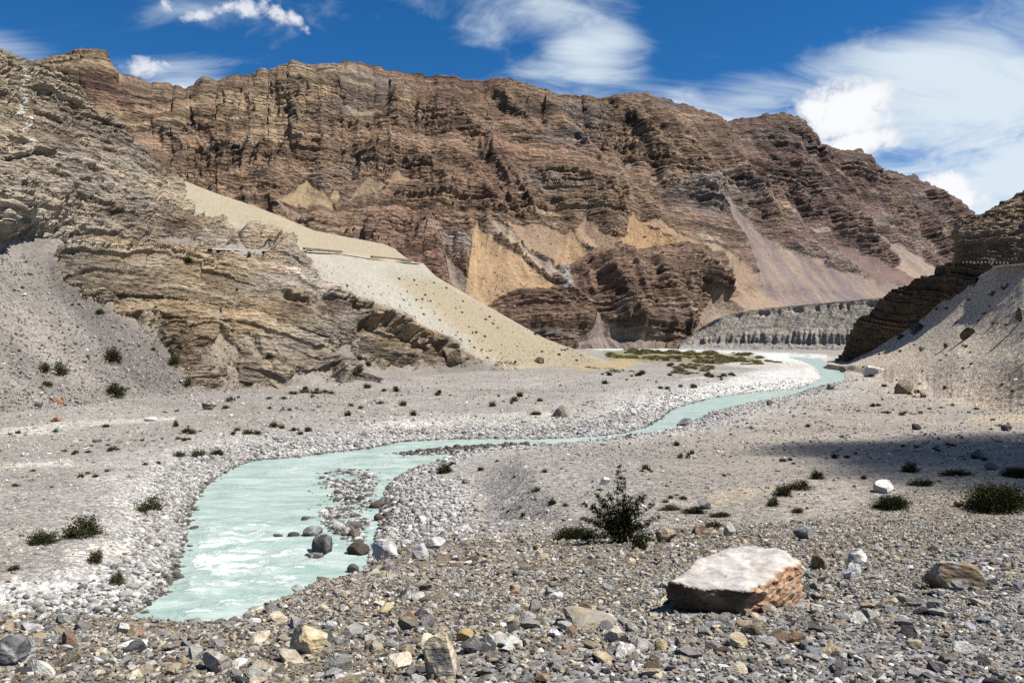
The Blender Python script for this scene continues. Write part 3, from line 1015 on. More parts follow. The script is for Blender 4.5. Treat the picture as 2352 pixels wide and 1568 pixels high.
    c = mixc(c, pale, 0.7 * sstep(fbm(x * 0.014 + 5, z * 0.022, None, 5, 0.65, seed=193) + 0.12 * sstep(py, 350, 520) * sstep(px, 1000, 1300), 0.30, 0.5))
    c *= (1 + 0.60 * (l2 - 0.5) + 0.80 * (l3 - 0.5) + 0.35 * (b2 - 0.5) + 0.55 * (b3 - 0.5)).clip(0.3, 2.2)[:, None]
    wht = mask_poly(px, py, [(1277, 622), (1300, 620), (1304, 650), (1300, 684), (1280, 686), (1276, 655)], 3, 5, .05, 201)
    c = mixc(c, [0.50, 0.47, 0.42], 0.8 * wht)
    pkc = lerp(np.array([0.275, 0.215, 0.165])[None, :], np.array([0.215, 0.19, 0.18])[None, :], sstep(zone, -.2, .3)[:, None])
    c = mixc(c, pkc, 0.8 * pocket * (1 - tal))
    m = tal[:, None]
    c = c * (1 - m) + tcol * np.array([0.86, 0.80, 0.78]) * (1 + 0.25 * fbm(x * 0.03, z * 0.02, None, 4, 0.65, seed=199))[:, None] * m
    o = h.finish('mountain', M_MOUNTAIN, c, np.clip(rock, 0.06, 1), 12)
    return h


HM = build_mountain()

# ---- the left hillside: bedded outcrops over grey scree, and the pale yellow scree spur behind
SKY_L = [(-700, -260), (-300, 10), (-100, 95), (0, 133), (40, 147), (70, 152), (95, 170), (130, 205), (170, 238), (220, 290), (262, 325), (300, 360), (335, 398), (350, 404), (420, 414), (500, 445), (560, 465), (650, 499), (720, 529), (800, 545), (880, 560), (905, 570), (930, 590), (955, 603), (972, 605),
         (1000, 634), (1050, 663), (1100, 692), (1180, 737), (1250, 776), (1290, 792), (1330, 806), (1395, 829), (1480, 834)]
ROCK_L = [
    [(-700, -300), (60, 60), (180, 215), (262, 310), (340, 385), (372, 425), (400, 458), (450, 505), (495, 530), (525, 548), (545, 562), (480, 572), (420, 562), (345, 556), (260, 548), (200, 545), (140, 560), (60, 548), (-80, 560), (-700, 640)],
    [(535, 548), (560, 528), (600, 532), (650, 552), (668, 572), (600, 575), (550, 572)],
    [(128, 585), (160, 560), (230, 548), (340, 562), (420, 570), (500, 580), (560, 600), (620, 582), (650, 562), (690, 582), (715, 612), (732, 650), (765, 676), (830, 698), (890, 722), (950, 752), (1010, 783), (1060, 803), (1112, 832), (1060, 842), (1000, 838), (930, 846), (880, 850), (840, 836), (790, 795), (768, 780),
     (772, 812), (800, 850), (812, 878), (770, 884), (735, 860), (690, 850), (640, 890), (560, 897), (440, 892), (412, 868), (395, 815), (335, 760), (262, 722), (190, 690), (142, 652), (124, 612)],
    [(1128, 838), (1160, 832), (1182, 842), (1165, 852), (1130, 850)],
]
OVERHANGS = [  # dark ledges: line, half width of the recess in picture units, depth in m
    ([(735, 672), (790, 700), (850, 722), (905, 745), (960, 776), (1010, 800), (1050, 822)], 17, 4.8),
    ([(800, 755), (850, 752), (900, 775), (950, 800), (985, 825)], 12, 3.2),
    ([(-60, 395), (-10, 382), (45, 380), (100, 392), (150, 412), (190, 425)], 6, 1.6),
    ([(60, 545), (110, 540), (150, 520)], 5, 1.0),
    ([(620, 690), (660, 705), (700, 720)], 11, 1.6),
]


def build_left():
    stations = [
        (-700, [(1180, 34), (860, 52), (420, 74), (100, 100), (-260, 130)]),
        (-300, [(1010, 58), (830, 74), (500, 94), (300, 110), (10, 142)]),
        (0, [(952, 80), (800, 95), (572, 120), (350, 140), (133, 168)]),
        (300, [(918, 101), (760, 119), (562, 148), (480, 165), (360, 200)]),
        (500, [(898, 119), (745, 137), (575, 166), (510, 192), (445, 240)]),
        (700, [(886, 134), (770, 150), (590, 190), (560, 215), (520, 262)]),
        (900, [(872, 155), (745, 188), (640, 228), (600, 258), (569, 295)]),
        (1100, [(853, 196), (800, 222), (740, 250), (715, 270), (692, 292)]),
        (1300, [(843, 235), (825, 248), (810, 262), (803, 270), (797, 280)]),
        (1480, [(836, 268), (835.5, 270), (835, 272), (834.5, 274), (834, 276)])]
    dense = np.concatenate([np.linspace(-700, -40, 60)[:-1], np.linspace(-40, 1480, 880)])
    h = Hill(stations, SKY_L, 0, 470, 0, 0, ((6, -3), (50, -35)), 7, dense)
    h.settle(60)
    x, y, z, px, py = h.flatv()
    rock = np.zeros(len(x), np.float32)
    for i, p in enumerate(ROCK_L):
        rock = np.maximum(rock, mask_poly(px, py, p, 5, 26, 0.028, 210 + i))
    lower = mask_poly(px, py, ROCK_L[2], 5, 12, 0.035, 212)
    # scree gullies break the lower outcrop
    g1 = sstep(fbm(px * 0.012 - py * 0.011, py * 0.005 + px * 0.004, None, 4, 0.55, seed=215) + 0.10 * sstep(py, 720, 840), 0.14, 0.30) * sstep(py, 650, 740)
    rock = rock * (1 - 0.85 * g1)
    w1 = fbm(x * 0.04, z * 0.05, y * 0.03, 3, seed=220)
    # bedding dips down to the right in the picture
    along = x * 0.8 + y * 0.25
    dip = z + 0.16 * along + 1.5 * fbm(x * 0.018, z * 0.025, y * 0.015, 3, seed=221) + 0.6 * fbm(x * 0.09, z * 0.12, y * .05, 3, seed=222)
    sl = sstep(px, 150, 700)
    dip = dip + 0.22 * sl * along
    p0, l0, b0, r0, k0 = beds(dip, along, 5.2, 17, 21, 0.12)
    p1, l1, b1, r1, k1 = beds(dip + 0.5 * w1, along + 0.3 * z, 2.1, 7.5, 22, 0.2)
    p2, l2, b2, r2, k2 = beds(dip, along - 0.2 * z, 0.95, 4.0, 23, 0.28)
    p3, l3, b3, r3, k3 = beds(dip, along, 0.45, 2.2, 24, 0.35)
    but = fbm(along * 0.055 + 0.5 * w1, z * 0.03, None, 4, 0.55, seed=225, ridged=True)
    bulk = np.zeros(len(x), np.float32)
    for i, p in enumerate(ROCK_L):
        bulk = np.maximum(bulk, mask_poly(px, py, p, 42, 26, 0.02, 270 + i))
    upper_ = sstep(py + 0.25 * (px - 300), 585, 520)
    lm = 0.45 + 0.75 * sstep(fbm(x * 0.03, z * 0.05, None, 3, seed=275), -0.3, 0.3)
    d = bulk * (0.8 + 1.9 * but) + rock * lm * (1.65 - 0.65 * upper_) * (0.42 * p0 + 0.55 * p1 + 0.5 * p2 + 0.3 * p3 + 1.3 * (l0 - 0.5) + 1.7 * (b0 - 0.5) + 0.9 * (l1 - 0.5) + 1.2 * (b1 - 0.5) + 0.42 * (l2 - 0.5) + 0.55 * (b2 - 0.5) + 0.14 * (b3 - .5)
                - 2.2 * r0 - 1.5 * r1 - 0.6 * r2 - 0.2 * r3 - 0.9 * k0 - 0.5 * k1 - 0.2 * k2)
    d += rock * 0.5 * fbm(x * 0.25, z * 0.3, y * .2, 4, 0.6, seed=276, ridged=True)
    tz = z + 0.55 * along
    d += rock * upper_ * (1.9 * fbm(along * 0.10, tz * 0.20, y * 0.06, 4, 0.55, seed=277, ridged=True) + 1.0 * fbm(along * 0.32, tz * 0.75, y * 0.2, 4, 0.6, seed=278, ridged=True))
    fq = np.mod(tz + 1.2 * fbm(x * .06, z * .06, None, 3, seed=279), 4.4) / 4.4
    d += rock * upper_ * (2.5 * fq - 2.2 * sstep(fq, 0.18, 0.07)) * sstep(fbm(x * .07, z * .05, None, 3, seed=281), -0.3, 0.2)
    for i, (ln, hw, dep) in enumerate(OVERHANGS):
        sd, inr = line_sd(px + 6 * fbm(px * .04, py * .04, None, 3, seed=240 + i), py + 7 * fbm(px * 0.03, py * 0.03, None, 3, seed=250 + i), ln)
        endf = sstep(px, ln[0][0] - 4, ln[0][0] + 22) * sstep(px, ln[-1][0] + 4, ln[-1][0] - 22)
        rec = sstep(sd, -2.5, 1.5) * sstep(sd, 2.1 * hw, 0.7 * hw) * endf
        lip = sstep(sd, -1.9 * hw, -0.3 * hw) * sstep(sd, 1.5, -2.0) * endf
        d += dep * (0.55 * lip - 0.75 * rec)
    scree = 1 - rock
    d += scree * (0.35 * fbm(x * 0.06, y * 0.06, None, 3, seed=230) + 0.10 * fbm(x * 0.4, y * 0.4, z * .4, 3, seed=231))
    edge = sstep(h.nr - 1 - np.repeat(np.arange(h.nr), h.nc), 0, 8)
    h.displace(d * (0.4 + 0.6 * edge), 0.6)
    # colour of the scree: grey-violet on the left, pale yellow on the spur
    c = np.tile(np.array([[0.275, 0.252, 0.232]], np.float32), (len(x), 1))
    st = fbm((px * 0.62 - py * 0.78 + 30 * w1) * 0.016, (px + py) * 0.0022, None, 5, 0.6, seed=232)
    c *= (1 + 0.75 * st)[:, None]
    vio = mask_poly(px, py, [(110, 600), (150, 640), (250, 720), (330, 770), (400, 820), (420, 890), (330, 900), (250, 830), (170, 720), (110, 640)], 14, 14, .02, 233)
    c = mixc(c, np.array([0.18, 0.16, 0.15]) * (1 + 0.5 * st)[:, None], 0.85 * vio)
    lgt = mask_poly(px, py, [(0, 690), (60, 700), (180, 800), (240, 890), (120, 840), (0, 760)], 25, 20, .02, 234)
    c = mixc(c, np.array([0.40, 0.36, 0.32]), 0.5 * lgt)
    inrock = mask_poly(px, py, ROCK_L[2], 20, 10, .03, 290)
    c = mixc(c, np.array([0.36, 0.30, 0.215]) * (1 + 0.5 * st)[:, None], 0.75 * inrock)
    spur = mask_poly(px, py, [(330, 380), (560, 440), (980, 590), (1500, 820), (1500, 860), (1180, 860), (1100, 835), (1000, 780), (760, 680), (690, 590), (640, 562), (540, 530), (450, 490)], 8, 8, .03, 235)
    ys = fbm((px * 0.60 - py * 0.80) * 0.022, (px + py) * 0.002, None, 5, 0.62, seed=236)
    yc = np.tile(np.array([[0.47, 0.415, 0.315]], np.float32), (len(x), 1)) * (1 + 0.34 * ys)[:, None]
    pale = mask_poly(px, py, [(690, 580), (780, 580), (850, 598), (960, 605), (1010, 645), (900, 640), (1020, 740), (1120, 800), (1060, 800), (940, 735), (820, 690), (750, 660)], 14, 14, .02, 237)
    yc = mixc(yc, np.array([0.47, 0.445, 0.385]) * (1 + 0.25 * ys)[:, None], 0.85 * pale)
    oliv = mask_poly(px, py, [(880, 620), (1000, 640), (1100, 690), (1250, 775), (1400, 830), (1400, 850), (1180, 850), (1100, 800), (980, 700)], 20, 22, .02, 238)
    yc = mixc(yc, np.array([0.37, 0.30, 0.195]), 0.75 * oliv * (0.75 + 0.5 * ys).clip(0, 1.3))
    upper = mask_poly(px, py, [(340, 395), (560, 455), (820, 540), (940, 590), (850, 592), (700, 572), (600, 530), (480, 490)], 10, 10, .02, 239)
    yc = mixc(yc, np.array([0.44, 0.37, 0.262]), 0.75 * upper)
    c = c * (1 - spur[:, None]) + yc * spur[:, None]
    # colour of the rock
    rc = np.tile(np.array([[0.475, 0.39, 0.29]], np.float32), (len(x), 1))
    gz = fbm(x * 0.035, z * 0.06, y * .02, 4, 0.55, seed=260)
    rc = mixc(rc, np.array([0.38, 0.345, 0.305]), 0.6 * sstep(gz + 0.3 * sstep(px, 450, 100) * sstep(py, 380, 520) * sstep(py, 600, 540), -0.02, 0.3))
    och = sstep(fbm(x * 0.04 + 4, z * 0.05, None, 4, 0.55, seed=261) + 0.30 * lower - 0.1 * sstep(px, 600, 800), 0.10, 0.42)
    rc = mixc(rc, np.array([0.42, 0.30, 0.175]), 0.7 * och)
    brn = sstep(fbm(x * 0.05 + 9, z * 0.08, None, 4, 0.55, seed=262) + 0.2 * sstep(px, 550, 750) * lower, 0.12, 0.4)
    rc = mixc(rc, np.array([0.17, 0.125, 0.09]), 0.8 * brn)
    plb = sstep(fbm(x * 0.06 + 2, z * 0.12, None, 5, 0.65, seed=263), 0.2, 0.45)
    rc = mixc(rc, np.array([0.64, 0.575, 0.475]), 0.75 * plb)
    rc *= (1 + 0.55 * (l1 - 0.5) + 0.5 * (l2 - 0.5) + 0.4 * (b1 - 0.5) + 0.4 * (b2 - 0.5)).clip(0.35, 2)[:, None]
    chalk, _ = line_sd(py, px + 6 * fbm(px * .05, py * .05, None, 3, seed=264), [(200, 28), (240, 22), (300, 18), (340, 12), (390, 14)])
    ch = sstep(np.abs(chalk), 10, 4) * (py > 195) * (py < 395)
    rc = mixc(rc, np.array([0.85, 0.81, 0.70]), 0.95 * ch)
    spr = mask_poly(px, py, [(650, 560), (690, 585), (720, 640), (725, 690), (700, 660), (670, 640), (620, 600)], 12, 18, .05, 265)
    rc = mixc(rc, np.array([0.55, 0.51, 0.44]), 0.5 * spr)
    c = c * scree[:, None] + rc * rock[:, None]
    h.rock = rock
    h.finish('rocky_hillside', M_HILL, c, np.clip(rock, 0.05, 1), 3)
    return h


HL = build_left()

# ---- the river terrace: a fluted bluff of grey silt with a flat top
def build_terrace():
    sky = [(1560, 792), (1575, 780), (1610, 752), (1640, 735), (1660, 726), (1700, 716), (1800, 704), (1900, 695), (2025, 684), (2200, 672), (2600, 650)]
    base = lambda px: np.interp(px, [1560, 1700, 1890, 2050, 2600], [798, 802, 810, 814, 820])
    stations = []
    for px in (1560, 1600, 1660, 1760, 1890, 2050, 2300, 2600):
        top = float(np.interp(px, [p[0] for p in sky], [p[1] for p in sky]))
        b = float(base(px))
        H = b - top
        Y = float(np.interp(px, [1560, 1660, 1890, 2050, 2600], [760, 735, 680, 640, 560]))
        stations.append((px, [(b, Y), (b - 0.16 * H, Y + 12), (b - 0.36 * H, Y + 16), (b - 0.9 * H, Y + 38), (top, Y + 40)]))
    h = Hill(stations, sky, 420, 120, 1560, 2600, ((60, -0.5), (200, -2), (500, -4)), 2)
    x, y, z, px, py = h.flatv()
    v = np.repeat(np.linspace(0, 1, h.nr), h.nc)
    s = px * 0.055
    fl = fbm(s + 0.12 * fbm(px * .03, py * .03, None, 2, seed=301), v * 0.6, None, 4, 0.6, seed=302, ridged=True)
    fl2 = fbm(s * 0.8 - v * 3.0, v * 1.0, None, 4, 0.6, seed=303, ridged=True)
    band = sstep(v, 0.10, 0.20) * sstep(v, 0.52, 0.34)
    d = band * (4.6 * (fl - 0.2) + 3.0 * fbm(s * 0.35, v * 0.5, None, 3, seed=309)) + (1 - band) * sstep(v, 0.02, 0.1) * 2.4 * (fl2 - 0.2) * sstep(v, 1.0, 0.9)
    cut = sstep(v, 0.80, 0.86) * sstep(v, 0.97, 0.9)
    d -= 3.0 * cut * sstep(fbm(s * 0.7, v, None, 3, seed=305), -0.05, 0.3)
    d += 0.8 * fbm(px * 0.06, py * 0.06, None, 4, 0.6, seed=304)
    h.displace(d)
    c = np.tile(np.array([[0.35, 0.312, 0.268]], np.float32), (len(x), 1))
    c *= (1 + 0.22 * fbm(px * .03 - py * 0.03, py * .03, None, 4, seed=306) + 0.15 * (fl2 - .3) + 0.12 * np.sin(py * 0.6) * band)[:, None]
    c = mixc(c, [0.375, 0.36, 0.335], 0.8 * sstep(v, 0.17, 0.08))
    c = mixc(c, [0.20, 0.17, 0.135], 0.6 * sstep(v, 0.93, 0.99))
    h.finish('river_terrace', M_MOUNTAIN, c, np.full(len(x), 0.10, np.float32), 3)
    return h


HT = build_terrace()

# ---- the right side: scree slope, dark shaded cliff, upper cliff with the road at its foot
def build_right():
    # scree slope
    sky = [(1900, 832), (1950, 830), (2000, 800), (2100, 734), (2200, 660), (2290, 612), (2352, 605), (2600, 600), (3200, 560)]
    stations = [
        (1900, [(838, 262), (836, 264), (834, 266), (832, 270)]),
        (1950, [(842, 228), (838, 240), (834, 255), (830, 272)]),
        (2000, [(857, 178), (836, 205), (816, 235), (800, 268)]),
        (2100, [(880, 132), (830, 165), (780, 205), (734, 246)]),
        (2200, [(904, 105), (815, 135), (735, 172), (660, 210)]),
        (2352, [(935, 84), (830, 100), (715, 122), (605, 150)]),
        (2600, [(985, 62), (850, 72), (725, 86), (600, 104)]),
        (3200, [(1100, 40), (900, 46), (730, 54), (560, 64)])]
    dense = np.concatenate([np.linspace(1900, 2420, 300)[:-1], np.linspace(2420, 2800, 130)[:-1], np.linspace(2800, 3200, 50)])
    h = Hill(stations, sky, 0, 220, 0, 0, ((7, 0.1), (14, 0.0), (60, -10)), 5, dense)
    x, y, z, px, py = h.flatv()
    h.settle(70)
    x, y, z, px, py = h.flatv()
    h.displace(0.5 * fbm(x * 0.05, y * 0.05, None, 3, seed=320) + 0.16 * fbm(x * 0.35, y * 0.35, z * .3, 4, 0.6, seed=321))
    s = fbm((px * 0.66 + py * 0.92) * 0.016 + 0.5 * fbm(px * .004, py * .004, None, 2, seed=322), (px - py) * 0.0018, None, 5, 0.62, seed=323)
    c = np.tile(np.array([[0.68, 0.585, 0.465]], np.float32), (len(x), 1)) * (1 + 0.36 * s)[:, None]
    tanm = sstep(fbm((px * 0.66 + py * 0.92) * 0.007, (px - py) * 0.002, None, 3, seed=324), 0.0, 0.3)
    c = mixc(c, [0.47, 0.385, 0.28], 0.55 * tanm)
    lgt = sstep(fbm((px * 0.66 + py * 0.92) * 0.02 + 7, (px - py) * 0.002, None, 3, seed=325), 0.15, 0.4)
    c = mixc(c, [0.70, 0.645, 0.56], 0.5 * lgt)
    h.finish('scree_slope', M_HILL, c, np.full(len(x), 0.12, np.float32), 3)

    def cliff(name, stations, sky, pxs, nr, back, dark, seed, amp=1.0, smooth=2):
        q = Hill(stations, sky, 0, nr, 0, 0, back, smooth, pxs)
        x, y, z, px, py = q.flatv()
        al = y * 0.8 + x * 0.5
        dip = z - 0.10 * al + 2.0 * fbm(al * 0.03, z * 0.05, None, 3, seed=seed)
        p0, l0, b0, r0, k0 = beds(dip, al, 6.0, 18, seed, 0.12)
        p1, l1, b1, r1, k1 = beds(dip, al + .2 * z, 2.3, 8, seed + 1, 0.2)
        p2, l2, b2, r2, k2 = beds(dip, al, 1.0, 4, seed + 2, 0.3)
        d = amp * (0.12 * p0 + 0.16 * p1 + 0.2 * p2 + 1.8 * (l0 - .5) + 1.6 * (b0 - .5) + 0.9 * (l1 - .5) + 0.9 * (b1 - .5) + 0.45 * (l2 - .5) + .4 * (b2 - .5) - 1.0 * r0 - 0.5 * r1 - .2 * r2 - 1.2 * k0 - .6 * k1
                   + 3.0 * fbm(al * 0.06, z * 0.05, None, 4, seed=seed + 3) + 1.3 * fbm(al * 0.3, z * 0.3, x * .2, 4, 0.6, seed=seed + 4, ridged=True))
        q.displace(d)
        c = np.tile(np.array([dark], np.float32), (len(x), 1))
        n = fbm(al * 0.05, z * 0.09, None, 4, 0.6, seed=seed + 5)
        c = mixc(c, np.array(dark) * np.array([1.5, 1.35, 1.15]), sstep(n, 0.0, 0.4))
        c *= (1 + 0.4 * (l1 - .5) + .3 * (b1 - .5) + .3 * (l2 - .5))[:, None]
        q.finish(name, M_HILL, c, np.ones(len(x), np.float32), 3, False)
        return q

    # lower cliff, turned away from the sun
    sky2 = [(1928, 826), (1940, 800), (1952, 776), (1975, 738), (2000, 706), (2020, 691), (2060, 664), (2100, 648), (2140, 636), (2146, 615), (2155, 608), (2190, 605), (2230, 603), (2262, 602), (2300, 604), (2360, 606)]
    st2 = [(1928, [(836, 290), (834, 292), (830, 296), (826, 300)]),
           (1952, [(838, 270), (826, 272), (800, 274), (776, 279)]),
           (1975, [(834, 262), (806, 263), (770, 265), (738, 270)]),
           (2020, [(806, 252), (770, 252), (726, 254), (691, 258)]),
           (2100, [(750, 236), (716, 236), (680, 238), (648, 242)]),
           (2142, [(718, 224), (690, 224), (660, 226), (636, 230)]),
           (2160, [(704, 219), (670, 219), (640, 220), (607, 223)]),
           (2230, [(656, 196), (640, 196), (620, 198), (603, 200)]),
           (2300, [(622, 168), (616, 170), (610, 172), (604, 174)]),
           (2360, [(612, 146), (610, 150), (608, 152), (606, 154)])]
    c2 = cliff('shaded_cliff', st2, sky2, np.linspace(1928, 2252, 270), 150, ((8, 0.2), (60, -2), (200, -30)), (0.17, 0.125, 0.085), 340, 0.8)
    # upper cliff behind the road
    sky3 = [(2194, 520), (2200, 512), (2206, 503), (2240, 493), (2262, 490), (2280, 480), (2310, 458), (2352, 438), (2500, 360), (2900, 200)]
    st3 = [(2194, [(612, 420), (585, 420), (545, 420), (515, 425)]),
           (2201, [(610, 345), (585, 345), (545, 348), (510, 356)]),
           (2207, [(608, 288), (585, 290), (545, 298), (503, 316)]),
           (2270, [(608, 268), (570, 276), (530, 286), (484, 306)]),
           (2352, [(609, 246), (565, 256), (520, 270), (438, 300)]),
           (2500, [(618, 205), (560, 216), (500, 230), (360, 268)]),
           (2900, [(640, 140), (560, 150), (460, 165), (200, 215)])]
    c3 = cliff('roadside_cliff', st3, sky3, np.concatenate([np.linspace(2194, 2400, 200), np.linspace(2400, 2900, 60)[1:]]), 170, ((20, 2), (120, -20)), (0.32, 0.24, 0.16), 360, 0.8)
    return h, c2, c3


HR, HC, HU = build_right()
#PART2
# ------------------------------------------------------------------ loose stone
def cut_stone(seed, sub=2, cuts=9, squash=(1, 0.8, 0.55), rough=0.05, cutlo=0.55, cuthi=0.9):
    """an angular stone: a ball trimmed by planes, slightly uneven; about 1 unit across"""
    r = np.random.default_rng(seed)
    bm = bmesh.new()
    bmesh.ops.create_icosphere(bm, subdivisions=sub, radius=1.0)
    co = np.array([v.co[:] for v in bm.verts], np.float32)
    for k in range(cuts):
        n = r.normal(size=3); n[2] *= 0.8; n /= np.linalg.norm(n)
        h = r.uniform(cutlo, cuthi)
        t = co @ n - h
        co -= np.maximum(t, 0)[:, None] * n[None, :]
    if rough:
        nn = fbm(co[:, 0] * 1.6, co[:, 1] * 1.6, co[:, 2] * 1.6, 4, 0.6, seed=int(seed) % 50 + 1)
        co *= (1 + rough * 2 * nn)[:, None]
    co *= np.array(squash)[None, :] * 0.66
    for v, c in zip(bm.verts, co):
        v.co = c
    return bm


def stone_mesh(name, seed, mat, smooth=False, **kw):
    bm = cut_stone(seed, **kw)
    me = bpy.data.meshes.new(name)
    bm.to_mesh(me); bm.free()
    if smooth:
        me.polygons.foreach_set('use_smooth', np.ones(len(me.polygons), bool))
    me.materials.append(mat)
    return me


def proto_collection(name, meshes):
    col = bpy.data.collections.new(name)
    for i, me in enumerate(meshes):
        col.objects.link(bpy.data.objects.new('%s_%02d' % (name, i), me))
    return col


ANG = [stone_mesh('angular_stone', 500 + i, M_STONE_I, False, sub=2, cuts=13 + i % 5, squash=(1, 0.62 + 0.3 * ((i * 37) % 10) / 10, 0.32 + 0.36 * ((i * 53) % 10) / 10), rough=0.03, cutlo=0.38, cuthi=0.72) for i in range(16)]
RND = [stone_mesh('rounded_cobble', 560 + i, M_STONE_I, True, sub=2, cuts=4, squash=(1, 0.72 + 0.25 * ((i * 37) % 10) / 10, 0.5 + 0.25 * ((i * 53) % 10) / 10), rough=0.06, cutlo=0.7, cuthi=0.95) for i in range(10)]
COL_ANG = proto_collection('angular_stones', ANG)
COL_RND = proto_collection('rounded_cobbles', RND)


def scatter_group(name, collection):
    ng = bpy.data.node_groups.new(name, 'GeometryNodeTree')
    ng.interface.new_socket('Geometry', in_out='INPUT', socket_type='NodeSocketGeometry')
    ng.interface.new_socket('Geometry', in_out='OUTPUT', socket_type='NodeSocketGeometry')
    N = ng.nodes
    gi = N.new('NodeGroupInput'); go = N.new('NodeGroupOutput')
    ci = N.new('GeometryNodeCollectionInfo')
    ci.inputs[0].default_value = collection
    ci.inputs['Separate Children'].default_value = True
    ci.inputs['Reset Children'].default_value = True
    ip = N.new('GeometryNodeInstanceOnPoints')
    ip.inputs['Pick Instance'].default_value = True
    def na(nm, dt):
        q = N.new('GeometryNodeInputNamedAttribute'); q.data_type = dt
        q.inputs['Name'].default_value = nm
        return q.outputs['Attribute']
    ng.links.new(gi.outputs[0], ip.inputs['Points'])
    ng.links.new(ci.outputs[0], ip.inputs['Instance'])
    ng.links.new(na('idx', 'INT'), ip.inputs['Instance Index'])
    e2r = N.new('FunctionNodeEulerToRotation')
    ng.links.new(na('rot', 'FLOAT_VECTOR'), e2r.inputs[0])
    ng.links.new(e2r.outputs[0], ip.inputs['Rotation'])
    ng.links.new(na('scl', 'FLOAT_VECTOR'), ip.inputs['Scale'])
    ng.links.new(ip.outputs[0], go.inputs[0])
    return ng


def scatter(name, label, collection, P, S, R, Cc, idx):
    me = bpy.data.meshes.new(name)
    n = len(P)
    me.vertices.add(n)
    me.vertices.foreach_set('co', np.asarray(P, np.float32).ravel())
    for nm, dt, v in (('scl', 'FLOAT_VECTOR', S), ('rot', 'FLOAT_VECTOR', R), ('col', 'FLOAT_COLOR', np.concatenate([Cc, np.ones((n, 1))], 1))):
        a = me.attributes.new(nm, dt, 'POINT')
        a.data.foreach_set('vector' if dt == 'FLOAT_VECTOR' else 'color', np.asarray(v, np.float32).ravel())
    a = me.attributes.new('idx', 'INT', 'POINT')
    a.data.foreach_set('value', np.asarray(idx, np.int32))
    o = link(name, me)
    o['kind'] = 'stuff'
    o['label'] = label
    md = o.modifiers.new('scatter', 'NODES')
    md.node_group = scatter_group(name, collection)
    return o


PAL = {'grey': (0.26, 0.25, 0.235), 'pale grey': (0.45, 0.435, 0.41), 'tan': (0.34, 0.275, 0.19), 'buff': (0.47, 0.41, 0.31), 'dark grey': (0.085, 0.083, 0.082), 'rusty': (0.24, 0.15, 0.095), 'white': (0.62, 0.605, 0.57), 'brown': (0.155, 0.115, 0.08), 'bluish grey': (0.25, 0.265, 0.29)}
PN = list(PAL); PA = np.array([PAL[k] for k in PN])
W_WARM = np.array([0.29, 0.18, 0.14, 0.15, 0.09, 0.02, 0.06, 0.065, 0.005])
W_COOL = np.array([0.30, 0.23, 0.08, 0.10, 0.09, 0.02, 0.10, 0.04, 0.04])


def pick_palette(n, tcool, rng):
    w = W_WARM[None, :] * (1 - tcool[:, None]) + W_COOL[None, :] * tcool[:, None]
    cum = np.cumsum(w / w.sum(1, keepdims=True), 1)
    return (rng.random(n)[:, None] > cum).sum(1).clip(0, len(PN) - 1)


def sample_fan(n, y0, y1, umax, rng, power=2.0, umin=None):
    """points spread over a fan of ground; power 2 = even over the area"""
    t = rng.random(n)
    y = (y0 ** power + t * (y1 ** power - y0 ** power)) ** (1 / power)
    u = rng.uniform(-umax if umin is None else umin, umax, n)
    return (u * y).astype(np.float32), y.astype(np.float32)


def normals_tilt(n, rng, tilt):
    return np.stack([rng.normal(0, tilt, n), rng.normal(0, tilt, n), rng.uniform(0, 6.283, n)], -1)


# the stony bank in front
def bank_stones():
    rng = np.random.default_rng(21)
    xs, ys, ss = [], [], []
    for (n, y0, y1, mean, sg, hi) in ((330000, 1.2, 42, 0.050, 0.48, 0.17), (125000, 1.2, 10, 0.032, 0.35, 0.06), (950, 2.6, 34, 0.13, 0.25, 0.25)):
        x, y = sample_fan(n, y0, y1, 1.12, rng)
        s = np.clip(np.exp(rng.normal(math.log(mean), sg, n)), 0.018, hi)
        xs.append(x); ys.append(y); ss.append(s)
    x = np.concatenate(xs); y = np.concatenate(ys); s = np.concatenate(ss)
    b = ground_bank(x, y)
    keep = rng.random(len(x)) < sstep(b, -0.25, 0.25)
    dens = fbm(x * 0.8, y * 0.8, None, 3, seed=401)
    keep &= rng.random(len(x)) < np.clip(0.85 + 1.2 * dens, 0.25, 1)
    # nothing under the big boulder
    keep &= ~((x > 1.25) & (x < 2.75) & (y > 6.3) & (y < 7.9) & (np.abs((x - 2.0) * 0.9 - (y - 7.0) * 0.9) < 0.55))
    x, y, s = x[keep], y[keep], s[keep]
    z = ground_z(x, y) + s * 0.10
    n = len(x)
    px = CX + F * x / y; py = CY + F * (CAMZ - z) / y
    cool = sstep(py + 0.30 * (px - 1500) + 120 * fbm(x * .5, y * .5, None, 3, seed=402), 1470, 1680)
    ci = pick_palette(n, cool, rng)
    c = PA[ci] * rng.uniform(0.55, 1.5, n)[:, None]
    c = c * (1 + rng.normal(0, 0.015, (n, 3)))
    R = normals_tilt(n, rng, 0.32)
    S = np.stack([s, s * rng.uniform(0.75, 1.1, n), s * rng.uniform(0.7, 1.15, n)], -1)
    idx = rng.integers(0, len(ANG), n)
    inside = (px > 4) & (px < 2348) & (py < 1560) & (py > 1100)
    app = np.where(inside, s / y, 0)
    return dict(P=np.stack([x, y, z], -1), S=S, R=R, C=c, idx=idx, app=app, ci=ci, px=px, py=py, cool=cool)


BK = bank_stones()
order = np.argsort(-BK['app'])
N_THINGS = 225
BIG = order[:N_THINGS]
rest = np.ones(len(BK['app']), bool); rest[BIG] = False
scatter('foreground_gravel', 'broken angular gravel covering the stony bank in front', COL_ANG, BK['P'][rest], BK['S'][rest], BK['R'][rest], BK['C'][rest], BK['idx'][rest])


